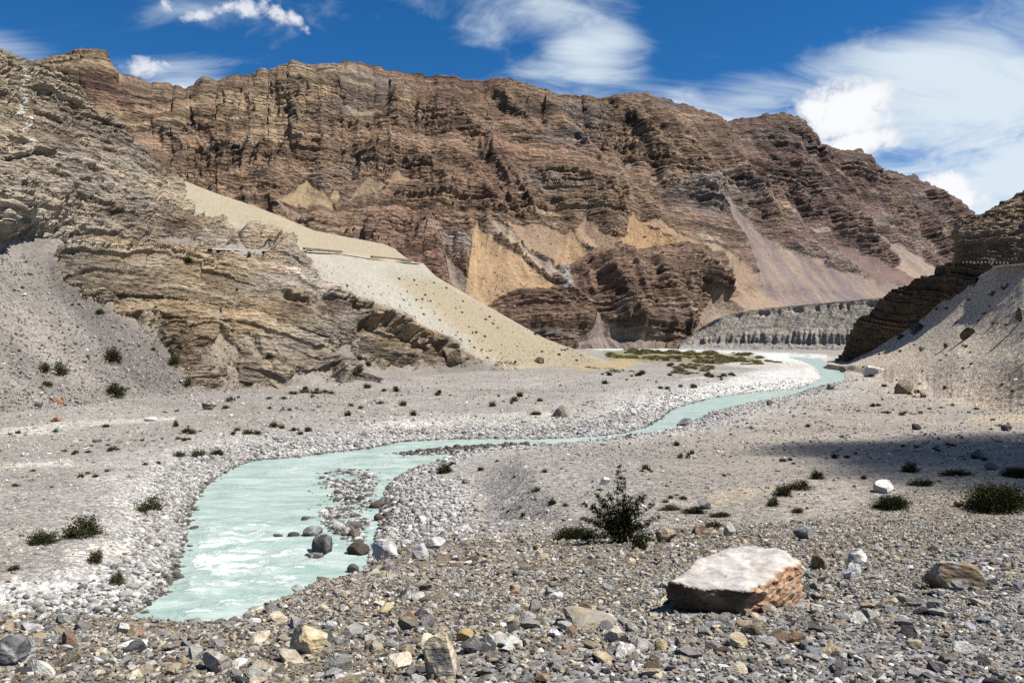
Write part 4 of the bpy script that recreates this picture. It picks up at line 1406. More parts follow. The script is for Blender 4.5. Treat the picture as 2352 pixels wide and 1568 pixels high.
def side_words(px, py):
    v = 'on the lower bank' if py > 1440 else ('on the middle bank' if py > 1330 else 'on the upper bank')
    for lim, h in ((260, 'near the dark slate block'), (600, 'below the near end of the river'), (880, 'around the ochre blocky stone'), (1180, 'around the large buff stone'), (1480, 'around the long buff slab'), (1880, 'around the big boulder'),
                   (2110, 'right of the big boulder'), (9999, 'near the half-buried brown rock')):
        if px < lim:
            return v, h


def bank_things():
    shapes = [stone_mesh('loose_stone', 600 + i, M_STONE_O, False, sub=3, cuts=13 + i % 4, squash=(1, 0.65 + 0.3 * ((i * 37) % 10) / 10, 0.40 + 0.3 * ((i * 53) % 10) / 10), rough=0.04, cutlo=0.40, cuthi=0.74) for i in range(12)]
    for k in BIG:
        P = BK['P'][k]; sc = BK['S'][k]
        o = link('stone', shapes[int(BK['idx'][k]) % 12], None, P + np.array([0, 0, sc[2] * 0.08]), BK['R'][k] * np.array([0.6, 0.6, 1]), sc)
        o.color = (*[float(v) for v in BK['C'][k]], 1)
        cname = PN[BK['ci'][k]]
        v, h = side_words(BK['px'][k], BK['py'][k])
        mi = int(BK['idx'][k]) % 12
        shp = 'flat' if 0.40 + 0.3 * ((mi * 53) % 10) / 10 < 0.5 else ('blocky' if 0.65 + 0.3 * ((mi * 37) % 10) / 10 > 0.8 else 'angular')
        words = '%s %s stone %s, %s' % (cname, shp, v, h)
        if sc[0] * F / P[1] > 62:
            words = 'large ' + words
        tag(o, words, 'stone', words.replace(' stone ', ' stones '))


bank_things()


# cobbles beside and in the river, small stones over the flats
def river_cobbles():
    rng = np.random.default_rng(31)
    n = 420000
    t = rng.random(n)
    y = 14 * (170 / 14) ** (t ** 0.85)
    u = rng.uniform(-1.0, 0.45, n)
    x = (u * y).astype(np.float32); y = y.astype(np.float32)
    shp = np.array(SHOAL)
    x[:15000] = rng.uniform(shp[:, 0].min(), shp[:, 0].max(), 15000); y[:15000] = rng.uniform(shp[:, 1].min(), shp[:, 1].max(), 15000)
    d, right = river_sdf(x, y)
    isl = poly_sdf(x, y, ISLAND); sh = poly_sdf(x, y, SHOAL)
    w = np.clip(3.4 * np.clip(y / 40, 0.8, 2.6), 1.8, 9)
    bar = right & (y < 48)
    p = np.where(d > -0.35, sstep(d, np.where(bar, 6.0, w), np.where(bar, 1.0, 0.0)), 0)
    p = np.where(isl > -0.4, 0.9, p)
    p = np.where(sh > -0.3, np.clip(0.75 + 1.1 * fbm(x * 0.45, y * 0.3, None, 3, seed=431), 0.1, 1), p)
    keep = (rng.random(n) < p) & (ground_bank(x, y) < -0.1)
    x, y, d, sh, isl = x[keep], y[keep], d[keep], sh[keep], isl[keep]
    n = len(x)
    s = np.clip(np.exp(rng.normal(math.log(0.105), 0.48, n)), 0.04, 0.5)
    s = np.where(y > 60, s * 1.35, s)
    z = np.maximum(ground_z(x, y), -0.12) + 0.08 * s
    wet = np.where(sh > -0.4, sstep(rng.random(n), 0.55, 0.35), sstep(d + rng.normal(0, .25, n), 0.55, 0.0))
    base = np.array([(0.50, 0.49, 0.475), (0.62, 0.61, 0.59), (0.34, 0.33, 0.32), (0.42, 0.37, 0.31), (0.18, 0.17, 0.165)])[rng.choice(5, n, p=[.28, .20, .26, .12, .14])]
    c = base * rng.uniform(0.8, 1.2, n)[:, None]
    c = c * (1 - wet[:, None]) + wet[:, None] * np.array([0.085, 0.075, 0.065]) * rng.uniform(0.6, 1.7, n)[:, None]
    S = np.stack([s, s * rng.uniform(0.75, 1.05, n), s * rng.uniform(0.75, 1.1, n)], -1)
    scatter('river_cobbles', 'pale rounded cobbles lining the turquoise river', COL_RND, np.stack([x, y, z], -1), S, normals_tilt(n, rng, 0.25), c, rng.integers(0, len(RND), n))


river_cobbles()


def flat_stones():
    rng = np.random.default_rng(41)
    n = 170000
    t = rng.random(n)
    y = 14 * (190 / 14) ** t
    u = rng.uniform(-0.85, 0.85, n)
    x = (u * y).astype(np.float32); y = y.astype(np.float32)
    d, right = river_sdf(x, y)
    cl = fbm(x * 0.06, y * 0.06, None, 4, 0.6, seed=421)
    keep = (d > 1.0) & (ground_bank(x, y) < 0.1) & (rng.random(n) < np.clip(0.42 + 1.0 * cl, 0.06, 1))
    x, y = x[keep], y[keep]; n = len(x)
    s = np.clip(np.exp(rng.normal(math.log(0.085), 0.5, n)) * np.clip(y / 40, 0.75, 2.2), 0.04, 0.8)
    z = ground_z(x, y) + 0.06 * s
    ci = pick_palette(n, np.full(n, 0.45), rng)
    c = PA[ci] * rng.uniform(0.8, 1.35, n)[:, None] * np.where(x > 0.05 * y, 1.0, 1.12)[:, None]
    S = np.stack([s, s * rng.uniform(0.7, 1.05, n), s * rng.uniform(0.7, 1.1, n)], -1)
    scatter('flat_gravel', 'small stones strewn over the grey gravel flat', COL_ANG, np.stack([x, y, z], -1), S, normals_tilt(n, rng, 0.3), c, rng.integers(0, len(ANG), n))


flat_stones()


def slope_stones(hill, name, label, n, seed, pxr, pyr, size, cols, test=None):
    rng = np.random.default_rng(seed)
    P = hill.P.reshape(-1, 3)
    sel = (hill.qx > pxr[0]) & (hill.qx < pxr[1]) & (hill.qy > pyr[0]) & (hill.qy < pyr[1])
    if hasattr(hill, 'rock'):
        sel &= hill.rock < 0.35
    if test is not None:
        sel &= test(hill.qx, hill.qy)
    ids = np.nonzero(sel)[0]
    ids = rng.choice(ids, n)
    p = P[ids] + rng.normal(0, 0.35, (n, 3)) * np.array([1, 1, 0.0])
    y = p[:, 1]
    s = np.clip(np.exp(rng.normal(math.log(size), 0.5, n)), size * 0.4, size * 4)
    c = np.array(cols)[rng.integers(0, len(cols), n)] * rng.uniform(0.7, 1.3, n)[:, None]
    S = np.stack([s, s * 0.9, s * 0.75], -1)
    return scatter(name, label, COL_ANG, p + np.array([0, 0, 0.02]), S, normals_tilt(n, rng, 0.5), c, rng.integers(0, len(ANG), n))


def inpoly(poly):
    return lambda x, y: poly_sdf(x, y, poly) > 0


SCREE_L = [(-40, 565), (90, 590), (130, 640), (195, 700), (335, 770), (410, 870), (640, 900), (900, 868), (860, 885), (560, 905), (300, 930), (-40, 960)]
GULLY = ROCK_L[2]
SPUR = [(690, 590), (860, 610), (980, 620), (1100, 700), (1380, 828), (1300, 840), (1120, 840), (950, 745), (760, 670)]
slope_stones(HL, 'left_scree_stones', 'grey stones strewn down the left scree', 10000, 61, (-60, 900), (560, 960), 0.19, [(0.30, .28, .26), (.50, .48, .45), (.24, .22, .20), (.38, .34, .29), (.42, .40, .37)], inpoly(SCREE_L))
slope_stones(HL, 'gully_stones', 'small stones in the scree gullies of the ochre outcrop', 2200, 65, (100, 1120), (560, 900), 0.2, [(0.40, .34, .25), (.50, .44, .34), (.24, .19, .13), (.34, .30, .25)], inpoly(GULLY))
slope_stones(HL, 'spur_stones', 'small dark and pale stones dotting the yellow scree spur', 2600, 62, (680, 1400), (580, 850), 0.24, [(0.16, .13, .09), (.55, .50, .42), (.10, .09, .05), (.35, .28, .18)], inpoly(SPUR))
slope_stones(HR, 'right_scree_stones', 'dark and pale stones strewn down the right scree slope', 5500, 63, (1940, 2420), (600, 940), 0.15, [(0.22, .18, .14), (.66, .60, .52), (.40, .34, .28), (.55, .49, .42)])
slope_stones(HM, 'mountain_scree_stones', 'dark boulders dotting the orange scree cones', 420, 64, (1050, 1640), (500, 730), 1.7, [(0.10, .075, .05), (.16, .12, .09)], lambda x, y: np.max([poly_sdf(x, y, t[0]) for t in TALUS[:7]], 0) > 3)


# ------------------------------------------------------------------ boulders, each its own thing
def boulder_mesh(seed, dims, colr, colr2=None, rounded=False, cuts=10):
    bm = cut_stone(seed, sub=4, cuts=6 if rounded else cuts, squash=(1, 1, 1), rough=0.055 if rounded else 0.045, cutlo=0.62 if rounded else 0.45, cuthi=0.95 if rounded else 0.8)
    co = np.array([v.co[:] for v in bm.verts], np.float32)
    lo = co.min(0); hi = co.max(0)
    co = (co - (lo + hi) / 2) / (hi - lo)
    n = fbm(co[:, 0] * 7, co[:, 1] * 7, co[:, 2] * 9, 4, 0.6, seed=seed % 40 + 2)
    co *= (1 + 0.07 * n)[:, None]
    c = np.tile(np.array([colr], np.float32), (len(co), 1))
    if colr2 is not None:
        m = sstep(fbm(co[:, 0] * 2.5, co[:, 1] * 2.5, co[:, 2] * 2.5, 4, 0.6, seed=seed % 30 + 5), -0.05, 0.18)
        c = mixc(c, colr2, m)
    co *= np.array(dims)[None, :]
    for v, p in zip(bm.verts, co):
        v.co = p
    me = bpy.data.meshes.new('boulder')
    bm.to_mesh(me); bm.free()
    a = me.attributes.new('col', 'FLOAT_COLOR', 'POINT')
    a.data.foreach_set('color', np.concatenate([c, np.ones((len(c), 1))], 1).astype(np.float32).ravel())
    if rounded:
        me.polygons.foreach_set('use_smooth', np.ones(len(me.polygons), bool))
    me.materials.append(M_STONE_A)
    return me


def boulder(x0, x1, y0, y1, colr, label, where='ground', colr2=None, rounded=False, seed=0, name='boulder', depth=0.8, tilt=0.1, bury=0.15, cat='boulder', group=None, water=False):
    px, py = (x0 + x1) / 2, y1
    if where == 'ground':
        p = on_ground(px, py - 0.12 * (y1 - y0))
        if water:
            q = flat(px, py - 0.1 * (y1 - y0)); p = Vector((q[0], q[1], -0.02))
    else:
        p, _ = where.at(px, py)
    k = p.y / F
    w = (x1 - x0) * k; h = (y1 - y0) * k
    dm = (w, w * depth, h * (1 + bury) * 1.05)
    me = boulder_mesh(seed or int(x0 * 7 + y0), dm, colr, colr2, rounded)
    o = link(name, me, None, (p.x, p.y + 0.0, p.z + dm[2] * 0.5 - h * bury), (tilt * math.sin(x0), tilt * math.cos(y1), 0.6 * math.sin(x0 * 3.1)))
    tag(o, label, cat, group)
    return o


G_ = (0.24, 0.235, 0.23); DK = (0.075, 0.07, 0.066); WH = (0.62, 0.61, 0.59); BR = (0.17, 0.125, 0.085); TN = (0.42, 0.335, 0.215); OR = (0.36, 0.17, 0.085); BF = (0.49, 0.42, 0.30); PG = (0.44, 0.43, 0.415)
BOULDERS = [
    (664, 752, 1442, 1502, (0.50, 0.39, 0.23), 'ochre blocky stone below the river at the foot of the view', (0.62, 0.56, 0.44)),
    (968, 1058, 1466, 1568, BF, 'large buff stone with a dark split corner at the bottom edge of the bank', (0.20, 0.19, 0.18)),
    (464, 531, 1500, 1543, (0.30, 0.26, 0.22), 'flat-topped brownish grey stone at the bottom edge left of the buff stone', PG),
    (-12, 60, 1470, 1532, (0.12, 0.12, 0.125), 'dark slate grey block in the bottom left corner', (0.2, 0.2, 0.21)),
    (142, 178, 1452, 1488, (0.22, 0.15, 0.10), 'brown wedge-shaped stone right of the dark slate block', None),
    (2128, 2250, 1296, 1358, (0.27, 0.20, 0.125), 'half-buried brown and white crumbling rock right of the big boulder', (0.55, 0.53, 0.5)),
    (1296, 1420, 1408, 1440, (0.40, 0.33, 0.225), 'long buff slab lying half buried left of the big boulder', (0.33, 0.3, 0.26)),
    (1505, 1555, 1214, 1248, (0.21, 0.165, 0.11), 'brown block right of the tall bush', (0.35, 0.28, 0.19)),
    (1588, 1630, 1206, 1231, (0.19, 0.12, 0.08), 'reddish brown block under the green strip of grass', TN),
    (1660, 1691, 1204, 1232, PG, 'grey pointed stone at the right end of the brown blocks', None),
    (1822, 1870, 1214, 1242, (0.27, 0.27, 0.28), 'grey slab lying alone behind the big boulder', None),
    (1864, 1900, 1274, 1312, (0.40, 0.29, 0.15), 'rough ochre lump just right of the big boulder', BR),
    (1946, 1992, 1270, 1299, WH, 'white-faced grey stone among the gravel right of the ochre lump', (0.24, 0.23, 0.23)),
    (1934, 1980, 1302, 1335, (0.55, 0.55, 0.55), 'white slab tilted in the gravel below the white-faced stone', (0.36, 0.36, 0.37)),
    (1744, 1784, 1386, 1410, (0.30, 0.20, 0.13), 'rusty stone leaning on the front corner of the big boulder', None),
    (1855, 1894, 1388, 1412, (0.58, 0.55, 0.5), 'pale rounded stone in the gravel right of the big boulder foot', None),
    (1674, 1717, 1459, 1490, (0.50, 0.42, 0.28), 'tan stone in the gravel below the big boulder', None),
    (1048, 1090, 1448, 1474, (0.41, 0.31, 0.15), 'mustard ochre stone above the large buff stone', None),
    (920, 956, 1409, 1430, (0.24, 0.16, 0.10), 'brown smooth stone in the gravel below the river mouth', None),
    (1390, 1442, 1446, 1476, (0.56, 0.50, 0.40), 'pale cream stone below the long buff slab', None),
    (1502, 1536, 1473, 1500, TN, 'tan wedge stone between cream stone and lower edge', None),
    (942, 983, 1362, 1383, (0.56, 0.52, 0.45), 'pale flat stone on the crest of the bank near the river', None),
    (868, 902, 1389, 1408, (0.50, 0.42, 0.24), 'yellowish small block on the crest beside the river', None),
    (2190, 2213, 1150, 1164, OR, 'orange stone left of the dense dark shrub', None),
    (2005, 2054, 1106, 1132, (0.74, 0.72, 0.69), 'bright white boulder at the top of the stony bank', (0.6, 0.5, 0.45)),
    (1599, 1634, 1149, 1169, (0.29, 0.29, 0.30), 'grey rounded stone behind the strip of grass', None),
    (1378, 1402, 1098, 1114, WH, 'small white stone with a dark side on the right flat', None),
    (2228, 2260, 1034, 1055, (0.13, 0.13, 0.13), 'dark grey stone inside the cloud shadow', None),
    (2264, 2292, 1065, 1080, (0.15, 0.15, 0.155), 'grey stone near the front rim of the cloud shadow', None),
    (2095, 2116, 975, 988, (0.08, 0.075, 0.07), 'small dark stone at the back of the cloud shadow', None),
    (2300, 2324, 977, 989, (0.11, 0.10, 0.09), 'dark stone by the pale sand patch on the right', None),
    (2316, 2362, 905, 926, (0.33, 0.30, 0.28), 'long grey rock at the foot of the right scree', None),
    (1986, 2038, 844, 868, (0.70, 0.68, 0.64), 'white and dark boulder by the bend of the river', (0.10, 0.08, 0.06)),
    (1924, 1948, 843, 856, (0.12, 0.10, 0.085), 'dark rock at the water edge below the shaded cliff', None),
    (2046, 2098, 876, 907, (0.20, 0.145, 0.10), 'brown cracked boulder in front of the right scree', (0.29, 0.22, 0.16)),
    (1899, 1917, 884, 896, (0.26, 0.22, 0.18), 'small brown rock on the right bank of the far river', None),
    (2112, 2128, 900, 914, (0.27, 0.22, 0.17), 'small brown rock right of the cracked boulder', None),
    (1760, 1775, 920, 932, (0.10, 0.10, 0.10), 'dark stone on the white gravel beside the far river', None),
    (1270, 1308, 934, 960, (0.27, 0.235, 0.20), 'lone rounded brown boulder standing on the gravel flat', (0.4, 0.36, 0.31)),
    (1445, 1463, 941, 956, WH, 'white pointed stone right of the lone brown boulder', None),
    (465, 497, 924, 942, (0.16, 0.13, 0.11), 'dark boulder with a pale top on the left flat', (0.55, 0.52, 0.47)),
    (114, 145, 916, 935, OR, 'orange-red rock at the foot of the left scree', (0.2, 0.12, 0.08)),
    (116, 142, 958, 969, (0.38, 0.20, 0.12), 'flat orange stone on the left flat', None),
    (78, 98, 926, 941, (0.14, 0.12, 0.11), 'dark rock left of the orange-red rock', None),
    (288, 308, 897, 912, (0.48, 0.38, 0.25), 'tan rock beside the shrub at the foot of the left scree', None),
    (330, 366, 958, 966, (0.66, 0.64, 0.6), 'flat white rock on the pale sand streak', None),
    (-4, 18, 922, 934, WH, 'white rock at the left edge of the flat', None),
    (1375, 1400, 1098, 1112, WH, 'x', None),
]
BOULDERS = [b for b in BOULDERS if b[5] != 'x']
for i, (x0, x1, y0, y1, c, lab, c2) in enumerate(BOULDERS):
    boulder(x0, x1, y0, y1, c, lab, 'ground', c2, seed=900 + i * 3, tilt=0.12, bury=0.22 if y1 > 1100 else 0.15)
RIVER_B = [
    (719, 771, 1231, 1273, (0.085, 0.08, 0.078), 'dark domed boulder standing alone in the rapids', (0.2, 0.19, 0.185), True),
    (696, 742, 1209, 1230, (0.30, 0.295, 0.29), 'smooth grey boulder at the tip of the shoal', (0.16, 0.155, 0.15), True),
    (798, 852, 1247, 1272, (0.085, 0.07, 0.055), 'low wet brown boulder between shoal and white boulder', None, True),
    (796, 826, 1296, 1314, (0.09, 0.088, 0.085), 'small dark boulder at the near end of the water', None, True),
    (857, 915, 1242, 1288, (0.66, 0.65, 0.64), 'large white boulder on the near river bank', (0.5, 0.49, 0.48), False),
    (1553, 1596, 963, 988, (0.28, 0.275, 0.275), 'grey boulder splitting the narrow river channel', (0.12, 0.11, 0.1), True),
    (1300 / 2.613 + 700, 1300 / 2.613 + 745, 1180, 1196, (0.09, 0.08, 0.07), 'x', None, True),
    (945, 985, 1252, 1288, (0.52, 0.525, 0.53), 'pale grey slab leaning on the bank right of the white boulder', None, False),
    (980, 1024, 1236, 1262, (0.56, 0.56, 0.56), 'chalky slab above the pale grey slab', None, False),
    (662, 690, 1222, 1230, DK, 'barely awash dark rock in front of the shoal tip', None, True),
    (700, 745, 1270, 1280, DK, 'flat dark rock awash below the domed boulder', None, True),
    (858, 880, 1180, 1196, (0.12, 0.085, 0.065), 'reddish brown cobble at the shoal right edge', None, True),
    (848, 884, 1150, 1166, (0.11, 0.09, 0.075), 'brown wet boulder behind the shoal by the bank', None, True),
    (870, 905, 1290, 1312, (0.30, 0.29, 0.28), 'grey rock at the near corner of the river bank', None, False),
    (800, 830, 1215, 1232, (0.20, 0.16, 0.13), 'brown stone in the middle of the shoal', None, True),
    (762, 790, 1202, 1216, (0.48, 0.46, 0.44), 'pale stone among the shoal cobbles', None, True),
    (624, 650, 1226, 1231, DK, 'thin dark rock awash in mid river', None, True),
]
for i, (x0, x1, y0, y1, c, lab, c2, rr) in enumerate(RIVER_B):
    if lab != 'x':
        boulder(x0, x1, y0, y1, c, lab, 'ground', c2, rr, seed=1100 + i * 3, water=rr, bury=0.3, tilt=0.06)
SLOPE_B = [(2090, 2124, 742, 764, 'dark angular boulder half way up the right scree'), (2206, 2238, 751, 775, 'dark block with a long shadow on the right scree'), (2334, 2362, 706, 732, 'dark boulder at the right edge of the scree'),
           (2165, 2180, 786, 797, 'small dark rock below the block on the right scree'), (2112, 2124, 796, 806, 'small rock low on the right scree'), (2060, 2076, 768, 778, 'small rock beside the shaded cliff on the scree'),
           (2300, 2318, 652, 664, 'dark rocks below the road guard stones'), (2270, 2290, 668, 678, 'pair of dark rocks on the upper right scree')]
for i, (x0, x1, y0, y1, lab) in enumerate(SLOPE_B):
    boulder(x0, x1, y0, y1, (0.10, 0.085, 0.068), lab, HR, (0.17, 0.14, 0.11), seed=1300 + i * 3, bury=0.3)
boulder(1012, 1062, 802, 842, (0.20, 0.14, 0.095), 'brown block fallen at the end of the dark ledge', HL, (0.33, 0.26, 0.19), seed=1401, bury=0.2)
boulder(1228, 1250, 820, 834, (0.26, 0.20, 0.13), 'tan rock at the foot of the yellow spur', HL, None, seed=1404, bury=0.3)


def big_boulder():
    top = 7.05
    def T(px, py, z=top):
        Y = (CAMZ - z) * F / (py - CY)
        return np.array([Y * (px - CX) / F, Y, z])
    A, B, Cc, D, E, G = T(1535, 1336), T(1714, 1352), T(1838, 1281), T(1792, 1260), T(1664, 1254), T(1596, 1292)
    A[2] -= 0.0; B[2] -= 0.03; Cc[2] -= 0.01
    gz = lambda p: float(ground_z(np.array([p[0]]), np.array([p[1]]))[0]) - 0.10
    pts = [A, B, Cc, D, E, G]
    cen = np.mean(pts, 0)
    low = []
    for p, ins, zup in ((A, 0.0, 0), (B, 0.02, 0), (Cc, 0.05, 0), (D, 0.05, 0), (E, 0.0, 0), (G, 0.0, 0)):
        q = p + (cen - p) * ins
        q = q.copy(); q[2] = gz(q)
        low.append(q)
    low[0][:2] += np.array([0.11, 0.12]); low[1][:2] += np.array([0.0, 0.16])
    mid = A * 0.5 + low[0] * 0.5 + np.array([-0.03, -0.02, 0])
    bm = bmesh.new()
    for p in pts + low + [mid]:
        bm.verts.new(p)
    bmesh.ops.convex_hull(bm, input=list(bm.verts))
    for v in [v for v in bm.verts if not v.link_faces]:
        bm.verts.remove(v)
    bmesh.ops.triangulate(bm, faces=list(bm.faces))
    for it in range(5):
        es = [e for e in bm.edges if e.calc_length() > 0.035]
        if not es:
            break
        bmesh.ops.subdivide_edges(bm, edges=es, cuts=1, use_grid_fill=True)
        bmesh.ops.triangulate(bm, faces=list(bm.faces))
    for it in range(3):
        bmesh.ops.smooth_vert(bm, verts=list(bm.verts), factor=0.5, use_axis_x=True, use_axis_y=True, use_axis_z=True)
    bm.normal_update()
    co = np.array([v.co[:] for v in bm.verts], np.float32); no = np.array([v.normal[:] for v in bm.verts], np.float32)
    x, y, z = co.T
    n1 = fbm(x * 4, y * 4, z * 4, 4, 0.55, seed=501)
    n2 = fbm(x * 14, y * 14, z * 18, 4, 0.6, seed=502)
    wob = 0.25 * n1 + 0.2 * n2
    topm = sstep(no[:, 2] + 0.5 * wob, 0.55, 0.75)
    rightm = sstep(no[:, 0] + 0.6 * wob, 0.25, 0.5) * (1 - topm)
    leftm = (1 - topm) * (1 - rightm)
    vec = np.stack([fbm(x * 2.6 + q * 9, y * 2.6, z * 3.4, 3, 0.5, seed=510 + q) for q in range(3)], -1) * 0.060
    vec += np.stack([fbm(x * 9 + q * 9, y * 9, z * 12, 3, 0.55, seed=520 + q) for q in range(3)], -1) * 0.022
    side = (1 - sstep(no[:, 2], 0.5, 0.8))[:, None]
    vec[:, :2] += no[:, :2] * side * (0.04 * fbm(x * 3, y * 3, z * 14, 3, 0.6, seed=503, ridged=True))[:, None]
    vec[:, 2] -= 0.05 * np.clip((x - 1.9) * 0.5 + 0.1, 0, 1) * topm * 0
    co2 = co + vec
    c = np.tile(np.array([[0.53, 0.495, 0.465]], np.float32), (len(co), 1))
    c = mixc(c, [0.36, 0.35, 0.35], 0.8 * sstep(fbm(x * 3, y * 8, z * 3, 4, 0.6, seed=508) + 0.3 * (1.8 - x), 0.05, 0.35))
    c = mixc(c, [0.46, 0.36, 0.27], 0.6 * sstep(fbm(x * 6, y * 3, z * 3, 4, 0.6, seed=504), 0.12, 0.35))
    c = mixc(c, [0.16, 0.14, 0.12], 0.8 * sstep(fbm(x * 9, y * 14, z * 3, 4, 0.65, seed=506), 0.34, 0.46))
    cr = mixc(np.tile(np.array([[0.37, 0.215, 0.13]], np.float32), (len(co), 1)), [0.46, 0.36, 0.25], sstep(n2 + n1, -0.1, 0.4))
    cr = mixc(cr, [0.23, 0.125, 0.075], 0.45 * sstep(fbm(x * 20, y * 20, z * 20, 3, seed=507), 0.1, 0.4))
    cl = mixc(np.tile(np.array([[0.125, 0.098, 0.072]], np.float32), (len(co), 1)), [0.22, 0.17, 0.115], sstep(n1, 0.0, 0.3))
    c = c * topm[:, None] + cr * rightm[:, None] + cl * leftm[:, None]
    base = np.array([cen[0], cen[1], gz(cen)])
    for v, p in zip(bm.verts, co2 - base[None, :]):
        v.co = p
    me = bpy.data.meshes.new('boulder')
    bm.to_mesh(me); bm.free()
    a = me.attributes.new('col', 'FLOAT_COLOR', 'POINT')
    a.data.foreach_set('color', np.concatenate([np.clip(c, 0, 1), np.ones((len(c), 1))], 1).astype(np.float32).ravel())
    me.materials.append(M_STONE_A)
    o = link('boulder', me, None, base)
    tag(o, 'big block-shaped boulder with pale flat top and orange-brown right face', 'boulder')


big_boulder()

# ------------------------------------------------------------------ plants
def leaf_mesh(name, centres, dirs, size, tone, aspect=2.2, seed=0, mat=None):
    """many small leaf faces: centre points, growth directions"""
    r = np.random.default_rng(seed)
    n = len(centres)
    d = dirs / (np.linalg.norm(dirs, axis=1)[:, None] + 1e-6)
    t = np.cross(d, r.normal(size=(n, 3)))
    t /= np.linalg.norm(t, axis=1)[:, None] + 1e-6
    s = size * r.uniform(0.6, 1.4, n)[:, None]
    b = centres - d * s * aspect * 0.5
    e = centres + d * s * aspect * 0.5
    m = centres
    V = np.stack([b, m + t * s * 0.5, e, m - t * s * 0.5], 1).reshape(-1, 3)
    Fc = np.arange(n * 4).reshape(n, 4)
    return mesh_from(name, V, Fc, mat or M_LEAF, None, False, {'tone': np.repeat(tone, 4)})


def dome_points(n, r, flat_=1.0, clumps=26):
    """clumped points in a ragged dome, width about 1, height about 1"""
    az = r.uniform(0, 6.283, clumps); el = np.arcsin(r.uniform(0.02, 1, clumps))
    rad = r.uniform(0.62, 1.0, clumps)
    cc = np.stack([0.5 * rad * np.cos(el) * np.cos(az), 0.5 * rad * np.cos(el) * np.sin(az), rad * np.sin(el) * 0.95], -1)
    k = r.integers(0, clumps, n)
    p = cc[k] * (0.35 + 0.65 * r.random((n, 1)) ** 0.5) + r.normal(0, 0.075, (n, 3)) * np.array([1, 1, 1.2])
    p[:, 2] = np.abs(p[:, 2])
    return p, r.random(clumps)[k]


def make_bush(seed, n, size):
    r = np.random.default_rng(seed)
    p, t = dome_points(n, r, clumps=20 + n // 60)
    d = p + r.normal(0, 0.25, p.shape) + np.array([0, 0, 0.35])
    fol = leaf_mesh('bush_foliage', p, d, size, np.clip(0.15 + 0.6 * t + r.normal(0, .15, n), 0, 1), 2.6, seed)
    bm = bmesh.new()
    for k in range(14):
        az = r.uniform(0, 6.28); el = r.uniform(0.3, 1.4)
        e = Vector((0.42 * math.cos(el) * math.cos(az), 0.42 * math.cos(el) * math.sin(az), 0.75 * math.sin(el)))
        stick(bm, [Vector((0, 0, -0.05)), e * 0.5 + Vector((0, 0, 0.08)), e], 0.016)
    st = bpy.data.meshes.new('bush_stems'); bm.to_mesh(st); bm.free(); st.materials.append(M_TWIG)
    return fol, st


def stick(bm, pts, r0, r1=0.3, sides=4):
    rings = []
    for i, p in enumerate(pts):
        a = pts[min(i + 1, len(pts) - 1)] - pts[max(i - 1, 0)]
        q = a.to_track_quat('Z', 'Y')
        rr = r0 * (1 - (1 - r1) * i / (len(pts) - 1))
        rings.append([bm.verts.new(p + q @ Vector((rr * math.cos(6.283 * k / sides), rr * math.sin(6.283 * k / sides), 0))) for k in range(sides)])
    for a, b in zip(rings[:-1], rings[1:]):
        for k in range(sides):
            bm.faces.new((a[k], a[(k + 1) % sides], b[(k + 1) % sides], b[k]))


def make_tuft(seed, n):
    r = np.random.default_rng(seed)
    az = r.uniform(0, 6.283, n); lean = np.abs(r.normal(0.0, 0.5, n))
    base = np.stack([0.24 * r.normal(size=n), 0.24 * r.normal(size=n), np.zeros(n)], -1) * 0.9
    d = np.stack([np.sin(lean) * np.cos(az), np.sin(lean) * np.sin(az), np.cos(lean)], -1)
    L = r.uniform(0.45, 1.0, n)
    c = base + d * (L * 0.5)[:, None] * np.array([1, 1, 0.95])
    t = np.cross(d, r.normal(size=(n, 3))); t /= np.linalg.norm(t, axis=1)[:, None]
    w = 0.035
    V = np.stack([base - t * w, base + t * w, c + t * w * 0.8, base + d * L[:, None], c - t * w * 0.8], 1)
    Fq = np.concatenate([np.stack([np.arange(n) * 5 + k for k in (0, 1, 2, 4)], -1), np.stack([np.arange(n) * 5 + k for k in (4, 2, 3, 3)], -1)], 0)
    V = V.reshape(-1, 3)
    # the tip triangle as a quad with a split end keeps one face size
    Vt = np.repeat(V[3::5][:, None, :], 1, 1).reshape(-1, 3) + np.array([0.004, 0, 0])
    nV = len(V)
    Fq[n:, 3] = nV + np.arange(n)
    V = np.concatenate([V, Vt], 0)
    tone = np.clip(0.3 + 0.5 * r.random(n), 0, 1)
    tt = np.concatenate([np.repeat(tone, 5), tone])
    return mesh_from('tuft', V, Fq, M_LEAF, None, False, {'tone': tt})


BUSH = [make_bush(700 + i, 1700, 0.034) for i in range(5)]
BIGBUSH = make_bush(720, 9000, 0.018)
TUFT = [make_tuft(740 + i, 120) for i in range(6)]
_bi = [0]


def shrub(px, py, w, h, label, where='ground', kind='bush', group=None, cat='shrub', depth=None):
    p = on_ground(px, py - 1) if where == 'ground' else where.at(px, py)[0]
    k = p.y / F
    _bi[0] += 1
    rz = _bi[0] * 2.399
    sc = (w * k * 1.05, (depth or w) * k * 1.05, h * k * 1.08)
    if kind == 'tuft':
        o = link('grass_tuft', TUFT[_bi[0] % len(TUFT)], None, p - Vector((0, 0, 0.02)), (0, 0, rz), (w * k * 0.9, w * k * 0.9, h * k * 1.1))
        return tag(o, label, cat, group)
    fol, st = BIGBUSH if kind == 'big' else BUSH[_bi[0] % len(BUSH)]
    root = bpy.data.objects.new('shrub', None)
    C.objects.link(root)
    root.location = p - Vector((0, 0, 0.03 * h * k)); root.scale = sc
    root.rotation_euler = (0, 0, 0.3 * math.sin(rz) if depth else rz)
    tag(root, label, cat, group)
    link('foliage', fol, root); link('stems', st, root)
    return root


